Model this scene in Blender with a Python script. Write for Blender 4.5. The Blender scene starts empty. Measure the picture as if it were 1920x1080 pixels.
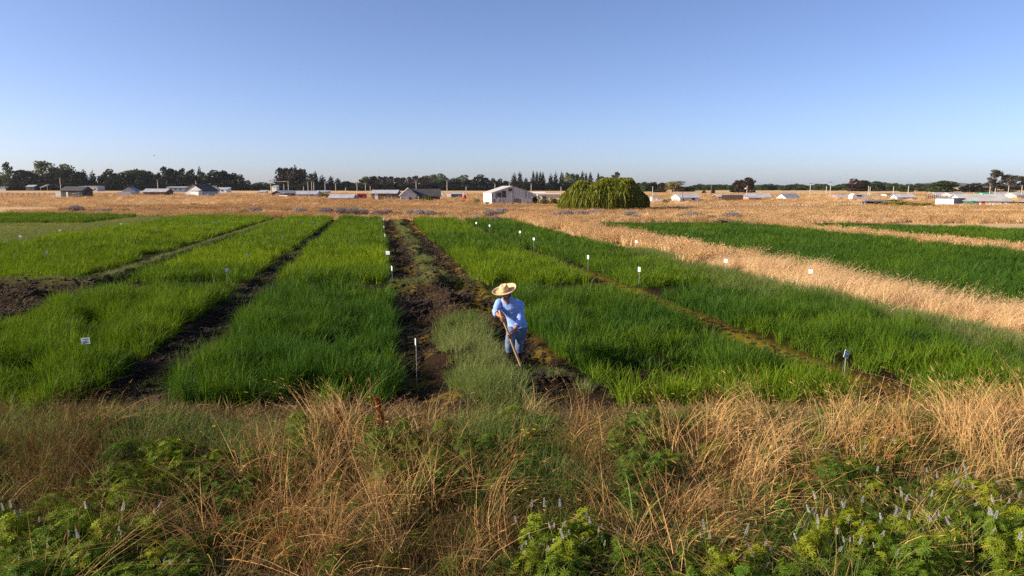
import bpy, math, random
import numpy as np

rng = np.random.RandomState(7)
random.seed(7)
R = math.radians
scene = bpy.context.scene
COL = scene.collection

# ------------------------------------------------------------------ camera, sky, sun, exposure
CAM_H, FPX, PITCH = 3.3, 1281.0, R(8.44)
cd = bpy.data.cameras.new('camera')
cam = bpy.data.objects.new('camera', cd)
COL.objects.link(cam)
cam.location = (0, 0, CAM_H)
cam.rotation_euler = (R(90) - PITCH, 0, 0)
cd.sensor_width = 36.0
cd.lens = 36.0 * FPX / 1920.0
cd.clip_start, cd.clip_end = 0.1, 30000
scene.camera = cam

SUN_EL, SUN_AZ = R(22), R(-99)          # azimuth from +Y, negative = towards the left of the view
wd = bpy.data.worlds.new('World')
scene.world = wd
wd.use_nodes = True
wn = wd.node_tree
sky = wn.nodes.new('ShaderNodeTexSky')
sky.sky_type = 'NISHITA'
sky.sun_disc = False
sky.sun_elevation = SUN_EL
sky.sun_rotation = SUN_AZ
sky.altitude = 0
sky.air_density = 0.65
sky.dust_density = 0.9
sky.ozone_density = 2.2
bg = wn.nodes['Background']
bg.inputs['Strength'].default_value = 0.087
wb = wn.nodes.new('ShaderNodeMix')                       # one even white balance for the whole sky
wb.data_type, wb.blend_type = 'RGBA', 'MULTIPLY'
wb.inputs[0].default_value = 1.0
wb.inputs[7].default_value = (1.03, 0.985, 1.12, 1)
wn.links.new(sky.outputs[0], wb.inputs[6])
wn.links.new(wb.outputs[2], bg.inputs['Color'])
sd = bpy.data.lights.new('sun', 'SUN')
sun = bpy.data.objects.new('sun', sd)
COL.objects.link(sun)
sd.energy = 5.0
sd.angle = R(0.53)
sd.color = (1.0, 0.88, 0.70)
sun.rotation_euler = (R(90) - SUN_EL, 0, math.pi - SUN_AZ)
scene.view_settings.view_transform = 'Standard'
scene.view_settings.look = 'None'
scene.view_settings.exposure = 0.97
scene.view_settings.gamma = 1.0
scene.view_settings.use_curve_mapping = False
scene.render.engine = 'CYCLES'
scene.cycles.max_bounces = 8
scene.cycles.transparent_max_bounces = 8
scene.cycles.use_denoising = False

# ------------------------------------------------------------------ geometry helpers
CP, SP = math.cos(PITCH), math.sin(PITCH)

def ray(px, py):
    dx, dy = (px - 960) / FPX, -(py - 540) / FPX
    return dx, CP + dy * SP, -SP + dy * CP

def P(px, py, Y):
    """The point at distance Y (metres ahead) seen at photograph pixel px, py."""
    a, b, c = ray(px, py)
    t = Y / b
    return np.array((a * t, Y, CAM_H + c * t))

def G(px, py, z=0.0):
    a, b, c = ray(px, py)
    t = (z - CAM_H) / c
    return np.array((a * t, b * t, z))

def proj(x, y, z):
    d = y * CP - (z - CAM_H) * SP
    u = y * SP + (z - CAM_H) * CP
    return 960 + FPX * x / d, 540 - FPX * u / d

def _hash(ix, iy, seed):
    h = (ix.astype(np.int64) * 374761393 + iy.astype(np.int64) * 668265263 + seed * 974634777) & 0xFFFFFFFF
    h = ((h ^ (h >> 13)) * 1274126177) & 0xFFFFFFFF
    return ((h ^ (h >> 16)) & 0xFFFF) / 65535.0

def vnoise(x, y, scale, seed=0):
    x = np.asarray(x, float) / scale
    y = np.asarray(y, float) / scale
    ix, iy = np.floor(x), np.floor(y)
    fx, fy = x - ix, y - iy
    fx, fy = fx * fx * (3 - 2 * fx), fy * fy * (3 - 2 * fy)
    a, b = _hash(ix, iy, seed), _hash(ix + 1, iy, seed)
    c, d = _hash(ix, iy + 1, seed), _hash(ix + 1, iy + 1, seed)
    return (a * (1 - fx) + b * fx) * (1 - fy) + (c * (1 - fx) + d * fx) * fy

def fbm(x, y, scale, seed=0, octv=3):
    t, amp, s = 0, 0.5, 0
    for k in range(octv):
        t = t + amp * vnoise(x, y, scale / 2 ** k, seed + 17 * k)
        s += amp
        amp *= 0.55
    return t / s

def sstep(a, b, x):
    t = np.clip((np.asarray(x, float) - a) / (b - a), 0, 1)
    return t * t * (3 - 2 * t)

def band(x, a, b, soft):
    return sstep(a - soft, a + soft, x) * (1 - sstep(b - soft, b + soft, x))

def new_mesh(name, verts, faces, mats=(), smooth=False, midx=None):
    me = bpy.data.meshes.new(name)
    me.from_pydata([tuple(map(float, v)) for v in verts], [], faces)
    for m in mats if isinstance(mats, (list, tuple)) else [mats]:
        me.materials.append(m)
    if midx is not None:
        me.polygons.foreach_set('material_index', midx)
    if smooth:
        me.polygons.foreach_set('use_smooth', [True] * len(me.polygons))
    me.update()
    return me

def tag(o, label=None, cat=None, group=None, kind=None):
    for k, v in (('label', label), ('category', cat), ('group', group), ('kind', kind)):
        if v:
            o[k] = v
    return o

def obj(name, me, parent=None, loc=None, rz=None):
    o = bpy.data.objects.new(name, me)
    COL.objects.link(o)
    if parent is not None:
        o.parent = parent
    if loc is not None:
        o.location = tuple(float(v) for v in loc)
    if rz is not None:
        o.rotation_euler = (0, 0, rz)
    return o

def empty(name, loc, rz=0.0, label=None, cat=None, group=None):
    o = obj(name, None, None, loc, rz)
    o.empty_display_size = 0.2
    return tag(o, label, cat, group)

class MB:
    """Collects boxes, tubes, ribbons, lofts; build() links them as one mesh object."""
    def __init__(self):
        self.v, self.f, self.mi = [], [], []

    def add(self, verts, faces, mi=0):
        n = len(self.v)
        self.v.extend([tuple(map(float, p)) for p in verts])
        self.f.extend([tuple(i + n for i in q) for q in faces])
        self.mi.extend([mi] * len(faces))
        return self

    def box(self, x0, x1, y0, y1, z0, z1, mi=0):
        v = [(x, y, z) for z in (z0, z1) for y in (y0, y1) for x in (x0, x1)]
        return self.add(v, [(0, 2, 3, 1), (4, 5, 7, 6), (0, 1, 5, 4), (2, 6, 7, 3), (0, 4, 6, 2), (1, 3, 7, 5)], mi)

    def tube(self, pts, rad, n=6, mi=0, cap=True):
        pts = [np.array(p, float) for p in pts]
        rad = rad if hasattr(rad, '__len__') else [rad] * len(pts)
        rings = []
        ref = np.array((0.3, 0.9, 0.2))
        for i, p in enumerate(pts):
            t = pts[min(i + 1, len(pts) - 1)] - pts[max(i - 1, 0)]
            t = t / (np.linalg.norm(t) + 1e-9)
            a = np.cross(t, ref)
            if np.linalg.norm(a) < 1e-3:
                a = np.cross(t, (1, 0, 0))
            a /= np.linalg.norm(a)
            b = np.cross(t, a)
            rings.append([p + rad[i] * (a * math.cos(2 * math.pi * k / n) + b * math.sin(2 * math.pi * k / n)) for k in range(n)])
        return self.rings(rings, mi, cap)

    def rings(self, rings, mi=0, cap=True):
        n = len(rings[0])
        v = [p for r in rings for p in r]
        f = []
        for i in range(len(rings) - 1):
            for k in range(n):
                k2 = (k + 1) % n
                f.append((i * n + k, i * n + k2, (i + 1) * n + k2, (i + 1) * n + k))
        if cap:
            f.append(tuple(range(n))[::-1])
            f.append(tuple((len(rings) - 1) * n + k for k in range(n)))
        return self.add(v, f, mi)

    def mesh(self, name, mats, smooth=False):
        return new_mesh(name, self.v, self.f, mats, smooth, self.mi)

    def build(self, name, mats, parent=None, smooth=False, loc=None, rz=None):
        return obj(name, self.mesh(name, mats, smooth), parent, loc, rz)

# ------------------------------------------------------------------ materials
def N(nt, typ, **kw):
    n = nt.nodes.new(typ)
    for k, v in kw.items():
        setattr(n, k, v)
    return n

def mat_base(name):
    m = bpy.data.materials.new(name)
    m.use_nodes = True
    nt = m.node_tree
    return m, nt, nt.nodes['Principled BSDF']

def mixc(nt, fac, a, b, mode='MIX'):
    n = N(nt, 'ShaderNodeMix', data_type='RGBA', blend_type=mode)
    for s, v in ((n.inputs[0], fac), (n.inputs[6], a), (n.inputs[7], b)):
        if hasattr(v, 'node'):
            nt.links.new(v, s)
        elif hasattr(v, '__len__'):
            s.default_value = tuple(v)[:3] + (1,)
        else:
            s.default_value = v
    return n.outputs[2]

def noise(nt, scale, detail=3, vec=None, rough=0.6):
    n = N(nt, 'ShaderNodeTexNoise')
    n.inputs['Scale'].default_value = scale
    n.inputs['Detail'].default_value = detail
    n.inputs['Roughness'].default_value = rough
    if vec is None:
        t = N(nt, 'ShaderNodeTexCoord')
        vec = t.outputs['Object']
    nt.links.new(vec, n.inputs['Vector'])
    return n.outputs['Fac']

def ramp(nt, fac, p0, p1):
    n = N(nt, 'ShaderNodeMapRange')
    n.inputs[1].default_value, n.inputs[2].default_value = p0, p1
    nt.links.new(fac, n.inputs[0])
    return n.outputs[0]

def paint(name, col, col2=None, scale=3.0, rough=0.7, bump=0.0, bscale=None, wave=None, metal=0.0, stretch=None):
    """Solid surface with wear: two colours mixed by noise, optional relief or corrugation."""
    m, nt, b = mat_base(name)
    t = N(nt, 'ShaderNodeTexCoord')
    vec = t.outputs['Object']
    if stretch:
        mp = N(nt, 'ShaderNodeMapping')
        mp.inputs['Scale'].default_value = stretch
        nt.links.new(vec, mp.inputs[0])
        vec = mp.outputs[0]
    f = ramp(nt, noise(nt, scale, 4, vec), 0.35, 0.68)
    c2 = col2 or tuple(c * 0.72 for c in col)
    nt.links.new(mixc(nt, f, col, c2), b.inputs['Base Color'])
    b.inputs['Roughness'].default_value = rough
    b.inputs['Metallic'].default_value = metal
    b.inputs['Specular IOR Level'].default_value = 0.3
    h = None
    if wave:
        w = N(nt, 'ShaderNodeTexWave', bands_direction=wave[0])
        w.inputs['Scale'].default_value = wave[1]
        nt.links.new(t.outputs['Object'], w.inputs['Vector'])
        h = w.outputs['Fac']
    elif bump:
        h = noise(nt, bscale or scale * 6, 4, vec)
    if h is not None:
        bp = N(nt, 'ShaderNodeBump')
        bp.inputs['Strength'].default_value = bump or 0.4
        bp.inputs['Distance'].default_value = 0.03
        nt.links.new(h, bp.inputs['Height'])
        nt.links.new(bp.outputs[0], b.inputs['Normal'])
    return m

def leafmat(name, ca, cb, trans=0.35, tint=None, rough=0.5, spec=0.010, obj_var=None, island=0.8, tc=None):
    """Leaf or blade: diffuse + light passing through + a weak gloss; each blade (mesh island) its own shade,
    tint = a second pair of colours reached through the clump's own 'tint' value."""
    m = bpy.data.materials.new(name)
    m.use_nodes = True
    nt = m.node_tree
    nt.nodes.clear()
    out = N(nt, 'ShaderNodeOutputMaterial')
    g = N(nt, 'ShaderNodeNewGeometry')
    isl = ramp(nt, g.outputs['Random Per Island'], 0.5 - 0.5 / island, 0.5 + 0.5 / island)
    c = mixc(nt, isl, ca, cb)
    if tint:
        a = N(nt, 'ShaderNodeAttribute', attribute_type='INSTANCER', attribute_name='tint')
        c2 = mixc(nt, isl, tint[0], tint[1])
        c = mixc(nt, a.outputs['Fac'], c, c2)
    if obj_var:
        oi = N(nt, 'ShaderNodeObjectInfo')
        c = mixc(nt, oi.outputs['Random'], c, obj_var)
    d = N(nt, 'ShaderNodeBsdfDiffuse')
    tr = N(nt, 'ShaderNodeBsdfTranslucent')
    gl = N(nt, 'ShaderNodeBsdfGlossy')
    gl.inputs['Roughness'].default_value = rough
    nt.links.new(c, d.inputs['Color'])
    nt.links.new(mixc(nt, 1.0, c, tc or (1.15, 1.1, 0.55), 'MULTIPLY'), tr.inputs['Color'])
    m1 = N(nt, 'ShaderNodeMixShader')
    m1.inputs[0].default_value = trans
    nt.links.new(d.outputs[0], m1.inputs[1])
    nt.links.new(tr.outputs[0], m1.inputs[2])
    m2 = N(nt, 'ShaderNodeMixShader')
    m2.inputs[0].default_value = spec
    nt.links.new(m1.outputs[0], m2.inputs[1])
    nt.links.new(gl.outputs[0], m2.inputs[2])
    nt.links.new(m2.outputs[0], out.inputs['Surface'])
    return m

M = {}
M['rice'] = leafmat('rice_leaf', (0.016, 0.056, 0.009), (0.072, 0.150, 0.011), 0.30, ((0.085, 0.155, 0.004), (0.235, 0.315, 0.008)), tc=(1.2, 1.1, .3))
M['dry'] = leafmat('dry_grass', (0.66, 0.43, 0.205), (0.37, 0.215, 0.088), 0.25, ((0.82, 0.60, 0.34), (0.58, 0.39, 0.185)), tc=(1.0, .9, .75))
M['straw_stem'] = leafmat('straw_stem', (0.58, 0.33, 0.115), (0.24, 0.115, 0.034), 0.18, ((0.80, 0.54, 0.25), (0.38, 0.22, 0.07)), tc=(1.0, .9, .75))
M['brown'] = leafmat('brown_grass', (0.17, 0.085, 0.03), (0.09, 0.065, 0.018), 0.2, ((0.30, 0.165, 0.06), (0.14, 0.10, 0.03)), tc=(1.0, .9, .75))
M['soft'] = leafmat('soft_grass', (0.09, 0.145, 0.030), (0.16, 0.205, 0.05), 0.3, ((0.17, 0.20, 0.06), (0.26, 0.27, 0.10)))
M['weed'] = leafmat('weed_leaf', (0.035, 0.090, 0.010), (0.10, 0.175, 0.014), 0.3, ((0.12, 0.18, 0.010), (0.25, 0.28, 0.014)))
M['lupin'] = leafmat('lupin_leaf', (0.065, 0.125, 0.010), (0.19, 0.245, 0.016), 0.32, obj_var=(0.27, 0.29, 0.014))
M['flower'] = leafmat('lupin_flower', (0.36, 0.33, 0.44), (0.56, 0.53, 0.58), 0.3, obj_var=(0.60, 0.58, 0.52), tc=(1, 1, 1))
M['reed'] = leafmat('reed_leaf', (0.10, 0.19, 0.03), (0.14, 0.23, 0.045), 0.35, obj_var=(0.2, 0.24, 0.05))
M['straw'] = leafmat('straw', (0.24, 0.14, 0.06), (0.10, 0.058, 0.026), 0.1, ((0.34, 0.25, 0.10), (0.15, 0.12, 0.04)), tc=(1, .9, .8))
M['yflower'] = leafmat('yellow_petal', (0.75, 0.50, 0.02), (0.80, 0.58, 0.03), 0.3)
M['rust'] = leafmat('rust_seed', (0.36, 0.115, 0.030), (0.20, 0.06, 0.018), 0.15, tc=(1, .8, .7))
M['bark'] = paint('bark', (0.10, 0.075, 0.055), (0.05, 0.04, 0.03), 8, 0.9, 0.6)
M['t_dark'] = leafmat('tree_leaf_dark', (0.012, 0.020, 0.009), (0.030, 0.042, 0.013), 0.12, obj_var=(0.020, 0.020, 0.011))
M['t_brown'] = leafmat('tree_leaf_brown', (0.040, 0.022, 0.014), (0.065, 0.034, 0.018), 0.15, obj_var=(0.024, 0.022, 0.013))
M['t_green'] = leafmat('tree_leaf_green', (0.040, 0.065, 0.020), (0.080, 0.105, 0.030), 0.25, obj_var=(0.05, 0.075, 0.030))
M['t_pale'] = leafmat('tree_leaf_pale', (0.10, 0.125, 0.045), (0.16, 0.175, 0.060), 0.25, obj_var=(0.12, 0.12, 0.05))
M['t_tan'] = leafmat('tree_leaf_tan', (0.16, 0.14, 0.045), (0.24, 0.20, 0.070), 0.25)
M['t_grey'] = leafmat('tree_leaf_grey', (0.045, 0.045, 0.028), (0.085, 0.078, 0.045), 0.2, obj_var=(0.07, 0.055, 0.035))
M['willow'] = leafmat('willow_leaf', (0.065, 0.09, 0.008), (0.21, 0.21, 0.016), 0.35)
M['shrub'] = leafmat('shrub_leaf', (0.035, 0.065, 0.012), (0.085, 0.115, 0.02), 0.25, obj_var=(0.11, 0.13, 0.03))
M['sage'] = leafmat('sage_leaf', (0.17, 0.155, 0.085), (0.30, 0.25, 0.15), 0.2, obj_var=(0.26, 0.18, 0.085))
M['lilac'] = leafmat('lilac_bloom', (0.34, 0.29, 0.285), (0.46, 0.39, 0.37), 0.2, tc=(1, 1, 1))
M['broom'] = leafmat('broom_leaf', (0.22, 0.19, 0.03), (0.36, 0.28, 0.045), 0.3, obj_var=(0.17, 0.18, 0.04))
# ------------------------------------------------------------------ ground: one sheet out to the horizon
K = 0.197                                   # the plots run towards a point left of the view's centre: s = x + K*y is constant along a row

def yfar(x):
    return 65.0 - 0.27 * np.minimum(x, 0) - 0.08 * np.maximum(x, 0)

CLODS = [(0.45, 11.45, .30, .12), (0.75, 11.2, .25, .13), (0.30, 11.15, .22, .09), (1.0, 11.5, .3, .10), (-14.5, 20.3, .5, .2), (-16.2, 19.4, .6, .2), (8.9, 25.2, .35, .2), (8.55, 25.4, .25, .15)]

def ground_z(x, y):
    x, y = np.asarray(x, float), np.asarray(y, float)
    s = x + K * y
    paddy = sstep(9.2, 9.9, y) * (1 - sstep(-1.5, 1.5, y - yfar(x)))
    wob = (fbm(s, y, 2.5, 3) - .5) * .5
    z = np.zeros_like(s)
    path = band(s + wob * .3, 0.5, 3.2, .12) * paddy
    clod = (fbm(x, y, 0.42, 11, 3) - .5) * .16 + (fbm(x, y, 1.6, 12, 2) - .5) * .14
    bars = sstep(.5, .8, vnoise(s * .55 + 3, y, .55, 18)) * .13 * sstep(13, 16, y) + sstep(.5, .8, vnoise(s * .4 + 9, y, .8, 19)) * .10
    z += path * (-0.13 + clod * 1.25 + bars)
    c = 1.95 + wob * .5 - .25 * sstep(15.5, 12, y)
    wdt = 0.28 + .45 * sstep(16, 14, y) + .1 * sstep(24, 30, y)
    z += paddy * np.exp(-((s - c) / wdt) ** 2) * (.24 + (fbm(x, y, .6, 14) - .5) * .16) * sstep(67, 60, y)
    for yc, amp in ((22.2, .30), (33.0, .14), (48, .1), (60, .12)):
        z += band(s, 0.4, 3.5, .2) * amp * np.exp(-((y - yc - wob * .5) / (.22 + yc * .006)) ** 2) * (.7 + .6 * vnoise(x, y, .5, 15))
    z += band(s + wob * .3, -4.4, -3.55, .1) * paddy * (-.10 + clod * .8 + .10 * (vnoise(y, y * 0, 1.3, 16) > .72))
    z += paddy * np.exp(-((s + 9.5) / .3) ** 2) * .24 * sstep(22, 24, y)
    z += paddy * band(s, -60, -9.4, .3) * (np.exp(-((y - 23.0 - wob) / .5) ** 2) * .22 + band(y, 15.5, 22.5, .5) * (clod * 1.3 + .02))
    z += band(s + wob, -24, -20.2, .4) * paddy * (clod * .8 + .05)
    z += paddy * np.exp(-((s - 7.85) / .2) ** 2) * (-.05 + clod * .4)
    z += paddy * np.exp(-(((s - 8.6) / .8) ** 2 + ((y - 21.3) / .7) ** 2)) * (clod * 1.2 + .04)
    z += band(s, 12.3, 17.3, .5) * sstep(9, 12, y) * (1 - sstep(62, 70, y)) * (.16 + clod * .5)
    z += (1 - sstep(8.9, 9.7, y)) * (.12 + (fbm(x, y, 1.2, 21) - .5) * .22 + (fbm(x, y, .3, 22) - .5) * .06)
    for cx, cy, r, h in CLODS:
        z += h * np.exp(-(((x - cx) / r) ** 2 + ((y - cy) / r) ** 2)) * (.55 + .9 * vnoise(x, y, .11, 5))
    z += sstep(66, 90, y) * (fbm(x, y, 14, 31) - .5) * .5
    return z

def zones(x, y):
    """Weights of bare soil, short green moss and weeds, yellow algae; the rest is dry field."""
    s = x + K * y
    wob = (fbm(x, y, 1.1, 41) - .5) * 1.0
    inside = sstep(8.6, 9.6, y) * (1 - sstep(-1.2, 1.2, y - yfar(x) + wob))
    soil = inside * (1 - band(s + wob, 12.9, 16.3, .5)) * (1 - band(s + wob, 31.4, 33, .4)) * (1 - sstep(47, 49, s)) * sstep(-23.5, -21.5, s + wob)
    soil = np.maximum(soil, (1 - sstep(8.6, 9.6, y)) * sstep(.30, .6, fbm(x, y, .8, 43)))
    moss = np.exp(-((s - 1.95 - wob * .2) / .35) ** 2) * sstep(21, 24, y) * .9
    moss = np.maximum(moss, np.exp(-((s + 9.5) / .4) ** 2) * sstep(20, 23, y))
    moss = np.maximum(moss, band(s, -60, -9.5, .3) * np.exp(-((y - 23.1) / .6) ** 2) * .8)
    moss = np.maximum(moss, band(s, -25, -20.4, .5) * .75)
    moss = np.maximum(moss, band(s, .4, 3.4, .2) * np.exp(-((y - 22.2) / .5) ** 2) * .7)
    moss = np.maximum(moss, band(s, 10.6, 12.6, .5) * band(y, 9.5, 30, 2) * .6)
    moss = moss * inside * sstep(.25, .6, fbm(x, y, .5, 44) + .15)
    alg = np.exp(-((s - 7.88) / .48) ** 2) * sstep(.22, .45, fbm(x, y, .5, 45)) * (1 - sstep(24, 30, y))
    alg = np.maximum(alg, band(s, 2.35, 3.5, .25) * sstep(.44, .62, fbm(x, y, .35, 46)) * sstep(12.2, 13, y) * .5)
    alg = np.maximum(alg, band(s, .5, 1.5, .2) * sstep(.56, .72, fbm(x, y, .45, 47)) * .6)
    return soil, moss, alg * inside

def axis(lo, hi, step, far, grow=1.16):
    a = list(np.arange(lo, hi, step))
    d = step
    while a[-1] < far:
        d *= grow
        a.append(a[-1] + d)
    return a

ax = axis(-10.6, 9.4, 0.065, 6500)
left = axis(10.6, 10.6001, 0.065, 6500)[1:]
ss = np.array([-v for v in left[::-1]] + ax)
yy = np.array([-3000, -300, -40, -8, 0.5] + axis(2.0, 27, 0.07, 95, 1.012) + [v for v in axis(97, 97.001, 2.0, 11000, 1.14)])
S, Yg = np.meshgrid(ss, yy)
Xg = S - K * np.minimum(Yg, 100)
Zg = ground_z(Xg, Yg)
nx, ny = len(ss), len(yy)
idx = np.arange(nx * ny).reshape(ny, nx)
quads = np.stack([idx[:-1, :-1], idx[:-1, 1:], idx[1:, 1:], idx[1:, :-1]], -1).reshape(-1, 4)
me = bpy.data.meshes.new('ground')
me.vertices.add(nx * ny)
me.vertices.foreach_set('co', np.stack([Xg, Yg, Zg], -1).astype(np.float32).ravel())
me.loops.add(quads.size)
me.loops.foreach_set('vertex_index', quads.ravel().astype(np.int32))
me.polygons.add(len(quads))
me.polygons.foreach_set('loop_start', np.arange(0, quads.size, 4, dtype=np.int32))
me.polygons.foreach_set('use_smooth', np.ones(len(quads), bool))
me.update(calc_edges=True)
so, mo, al = zones(Xg, Yg)
ca = me.attributes.new('zone', 'FLOAT_COLOR', 'POINT')
ca.data.foreach_set('color', np.stack([so, mo, al, np.ones_like(so)], -1).astype(np.float32).ravel())

def ground_material():
    m, nt, b = mat_base('earth')
    at = N(nt, 'ShaderNodeAttribute', attribute_name='zone')
    sp = N(nt, 'ShaderNodeSeparateColor')
    nt.links.new(at.outputs['Color'], sp.inputs[0])
    n1 = noise(nt, 0.06, 5)
    n2 = noise(nt, 2.2, 5)
    n3 = noise(nt, 14, 4)
    dry = mixc(nt, ramp(nt, n1, .35, .65), (0.54, 0.355, 0.175), (0.40, 0.25, 0.11))
    dry = mixc(nt, ramp(nt, n2, .4, .7), dry, (0.60, 0.41, 0.215))
    soil = mixc(nt, ramp(nt, n2, .35, .7), (0.012, 0.0075, 0.0045), (0.032, 0.019, 0.011))
    soil = mixc(nt, ramp(nt, n3, .52, .75), soil, (0.055, 0.033, 0.018))
    moss = mixc(nt, ramp(nt, n3, .35, .65), (0.060, 0.072, 0.016), (0.135, 0.125, 0.035))
    alg = mixc(nt, ramp(nt, n3, .4, .65), (0.26, 0.175, 0.010), (0.12, 0.085, 0.012))
    c = mixc(nt, sp.outputs[0], dry, soil)
    c = mixc(nt, sp.outputs[1], c, moss)
    c = mixc(nt, sp.outputs[2], c, alg)
    nt.links.new(c, b.inputs['Base Color'])
    b.inputs['Roughness'].default_value = .85
    b.inputs['Specular IOR Level'].default_value = .03
    bp = N(nt, 'ShaderNodeBump')
    bp.inputs['Strength'].default_value = .9
    bp.inputs['Distance'].default_value = .035
    nt.links.new(noise(nt, 22, 5), bp.inputs['Height'])
    nt.links.new(bp.outputs[0], b.inputs['Normal'])
    return m

me.materials.append(ground_material())
tag(obj('ground', me), 'flat farmland of dark wet paddy soil in front and golden dry pasture behind', 'ground', None, 'structure')

# ------------------------------------------------------------------ blade clumps and scattering
def blades(n, radius, h0, h1, lean, width, seg=3, droop=0.5, rs=None, head=0.0, lean_dir=None, mi_head=0):
    """A clump of tapering blades; head > 0 adds a seed head of that length."""
    rs = rs or rng
    mb = MB()
    for i in range(n):
        a, r = rs.uniform(0, 2 * math.pi), radius * math.sqrt(rs.uniform())
        p = np.array((r * math.cos(a), r * math.sin(a), 0.0))
        h = rs.uniform(h0, h1)
        la = a + rs.normal(0, .9)
        if lean_dir is not None:
            la = lean_dir + rs.normal(0, .8)
        ld = np.array((math.cos(la), math.sin(la), 0))
        amt = abs(rs.normal(0, lean)) + lean * .3
        w = width * rs.uniform(.7, 1.3)
        wa = rs.uniform(0, math.pi)
        wv = np.array((math.cos(wa), math.sin(wa), 0))
        vs = []
        for k in range(seg + 1):
            t = k / seg
            q = p + ld * (amt * h * t ** (1 + droop * 1.6)) + np.array((0, 0, h * (t - droop * amt * .45 * t * t * t)))
            ww = w * (1 - .85 * t ** 1.6) * (.75 + .25 * min(1, t * 3))
            vs += [q - wv * ww / 2, q + wv * ww / 2]
        mb.add(vs, [(2 * k, 2 * k + 1, 2 * k + 3, 2 * k + 2) for k in range(seg)])
        if head:
            e = (vs[-1] + vs[-2]) / 2
            d = (vs[-1] + vs[-2]) / 2 - (vs[-3] + vs[-4]) / 2
            d /= np.linalg.norm(d) + 1e-9
            L, hw = head * rs.uniform(.7, 1.3), width * rs.uniform(.9, 1.5)
            for rot in (0, 1):
                wv2 = wv if rot == 0 else np.cross(d, wv)
                mb.add([e - wv2 * hw * .3, e + wv2 * hw * .3, e + d * L * .4 + wv2 * hw / 2, e + d * L, e + d * L * .4 - wv2 * hw / 2], [(0, 1, 2, 3, 4)], mi_head)
    return mb

def leafy(n, h, radius, size, rs=None, per=7, long=2.6):
    """A leafy herb: stems with divided leaves made of narrow leaflets."""
    rs = rs or rng
    mb = MB()
    for i in range(n):
        a, t = rs.uniform(0, 2 * math.pi), rs.uniform(.12, 1) ** .8
        r = radius * (.25 + .75 * math.sin(math.pi * min(1, t * .95))) * rs.uniform(.4, 1)
        c = np.array((r * math.cos(a), r * math.sin(a), h * t * rs.uniform(.85, 1.05)))
        nrm = np.array((math.cos(a) * .6 + rs.normal(0, .25), math.sin(a) * .6 + rs.normal(0, .25), .9))
        nrm /= np.linalg.norm(nrm)
        u = np.cross(nrm, (0, 0, 1.0) if abs(nrm[2]) < .95 else (1.0, 0, 0))
        u /= np.linalg.norm(u)
        v = np.cross(nrm, u)
        s0 = size * rs.uniform(.65, 1.25)
        ph = rs.uniform(0, 6.28)
        for k in range(per):
            b = ph + 2 * math.pi * k / per
            d = (u * math.cos(b) + v * math.sin(b)) + nrm * .15
            e = np.cross(nrm, d)
            w = s0 / long
            mb.add([c, c + d * s0 * .55 + e * w / 2, c + d * s0 - nrm * s0 * .12, c + d * s0 * .55 - e * w / 2], [(0, 1, 2, 3)])
    for i in range(max(2, n // 16)):
        a, r = rs.uniform(0, 6.28), radius * rs.uniform(.1, .7)
        p = np.array((r * math.cos(a), r * math.sin(a), h * rs.uniform(.6, .95)))
        mb.tube([(p[0] * .2, p[1] * .2, 0), p], [size * .05, size * .03], 3, 0, False)
    return mb

def collect(name, meshes):
    c = bpy.data.collections.new(name)
    for i, me in enumerate(meshes):
        o = bpy.data.objects.new('%s_%02d' % (name, i), me)
        c.objects.link(o)
    return c

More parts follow.
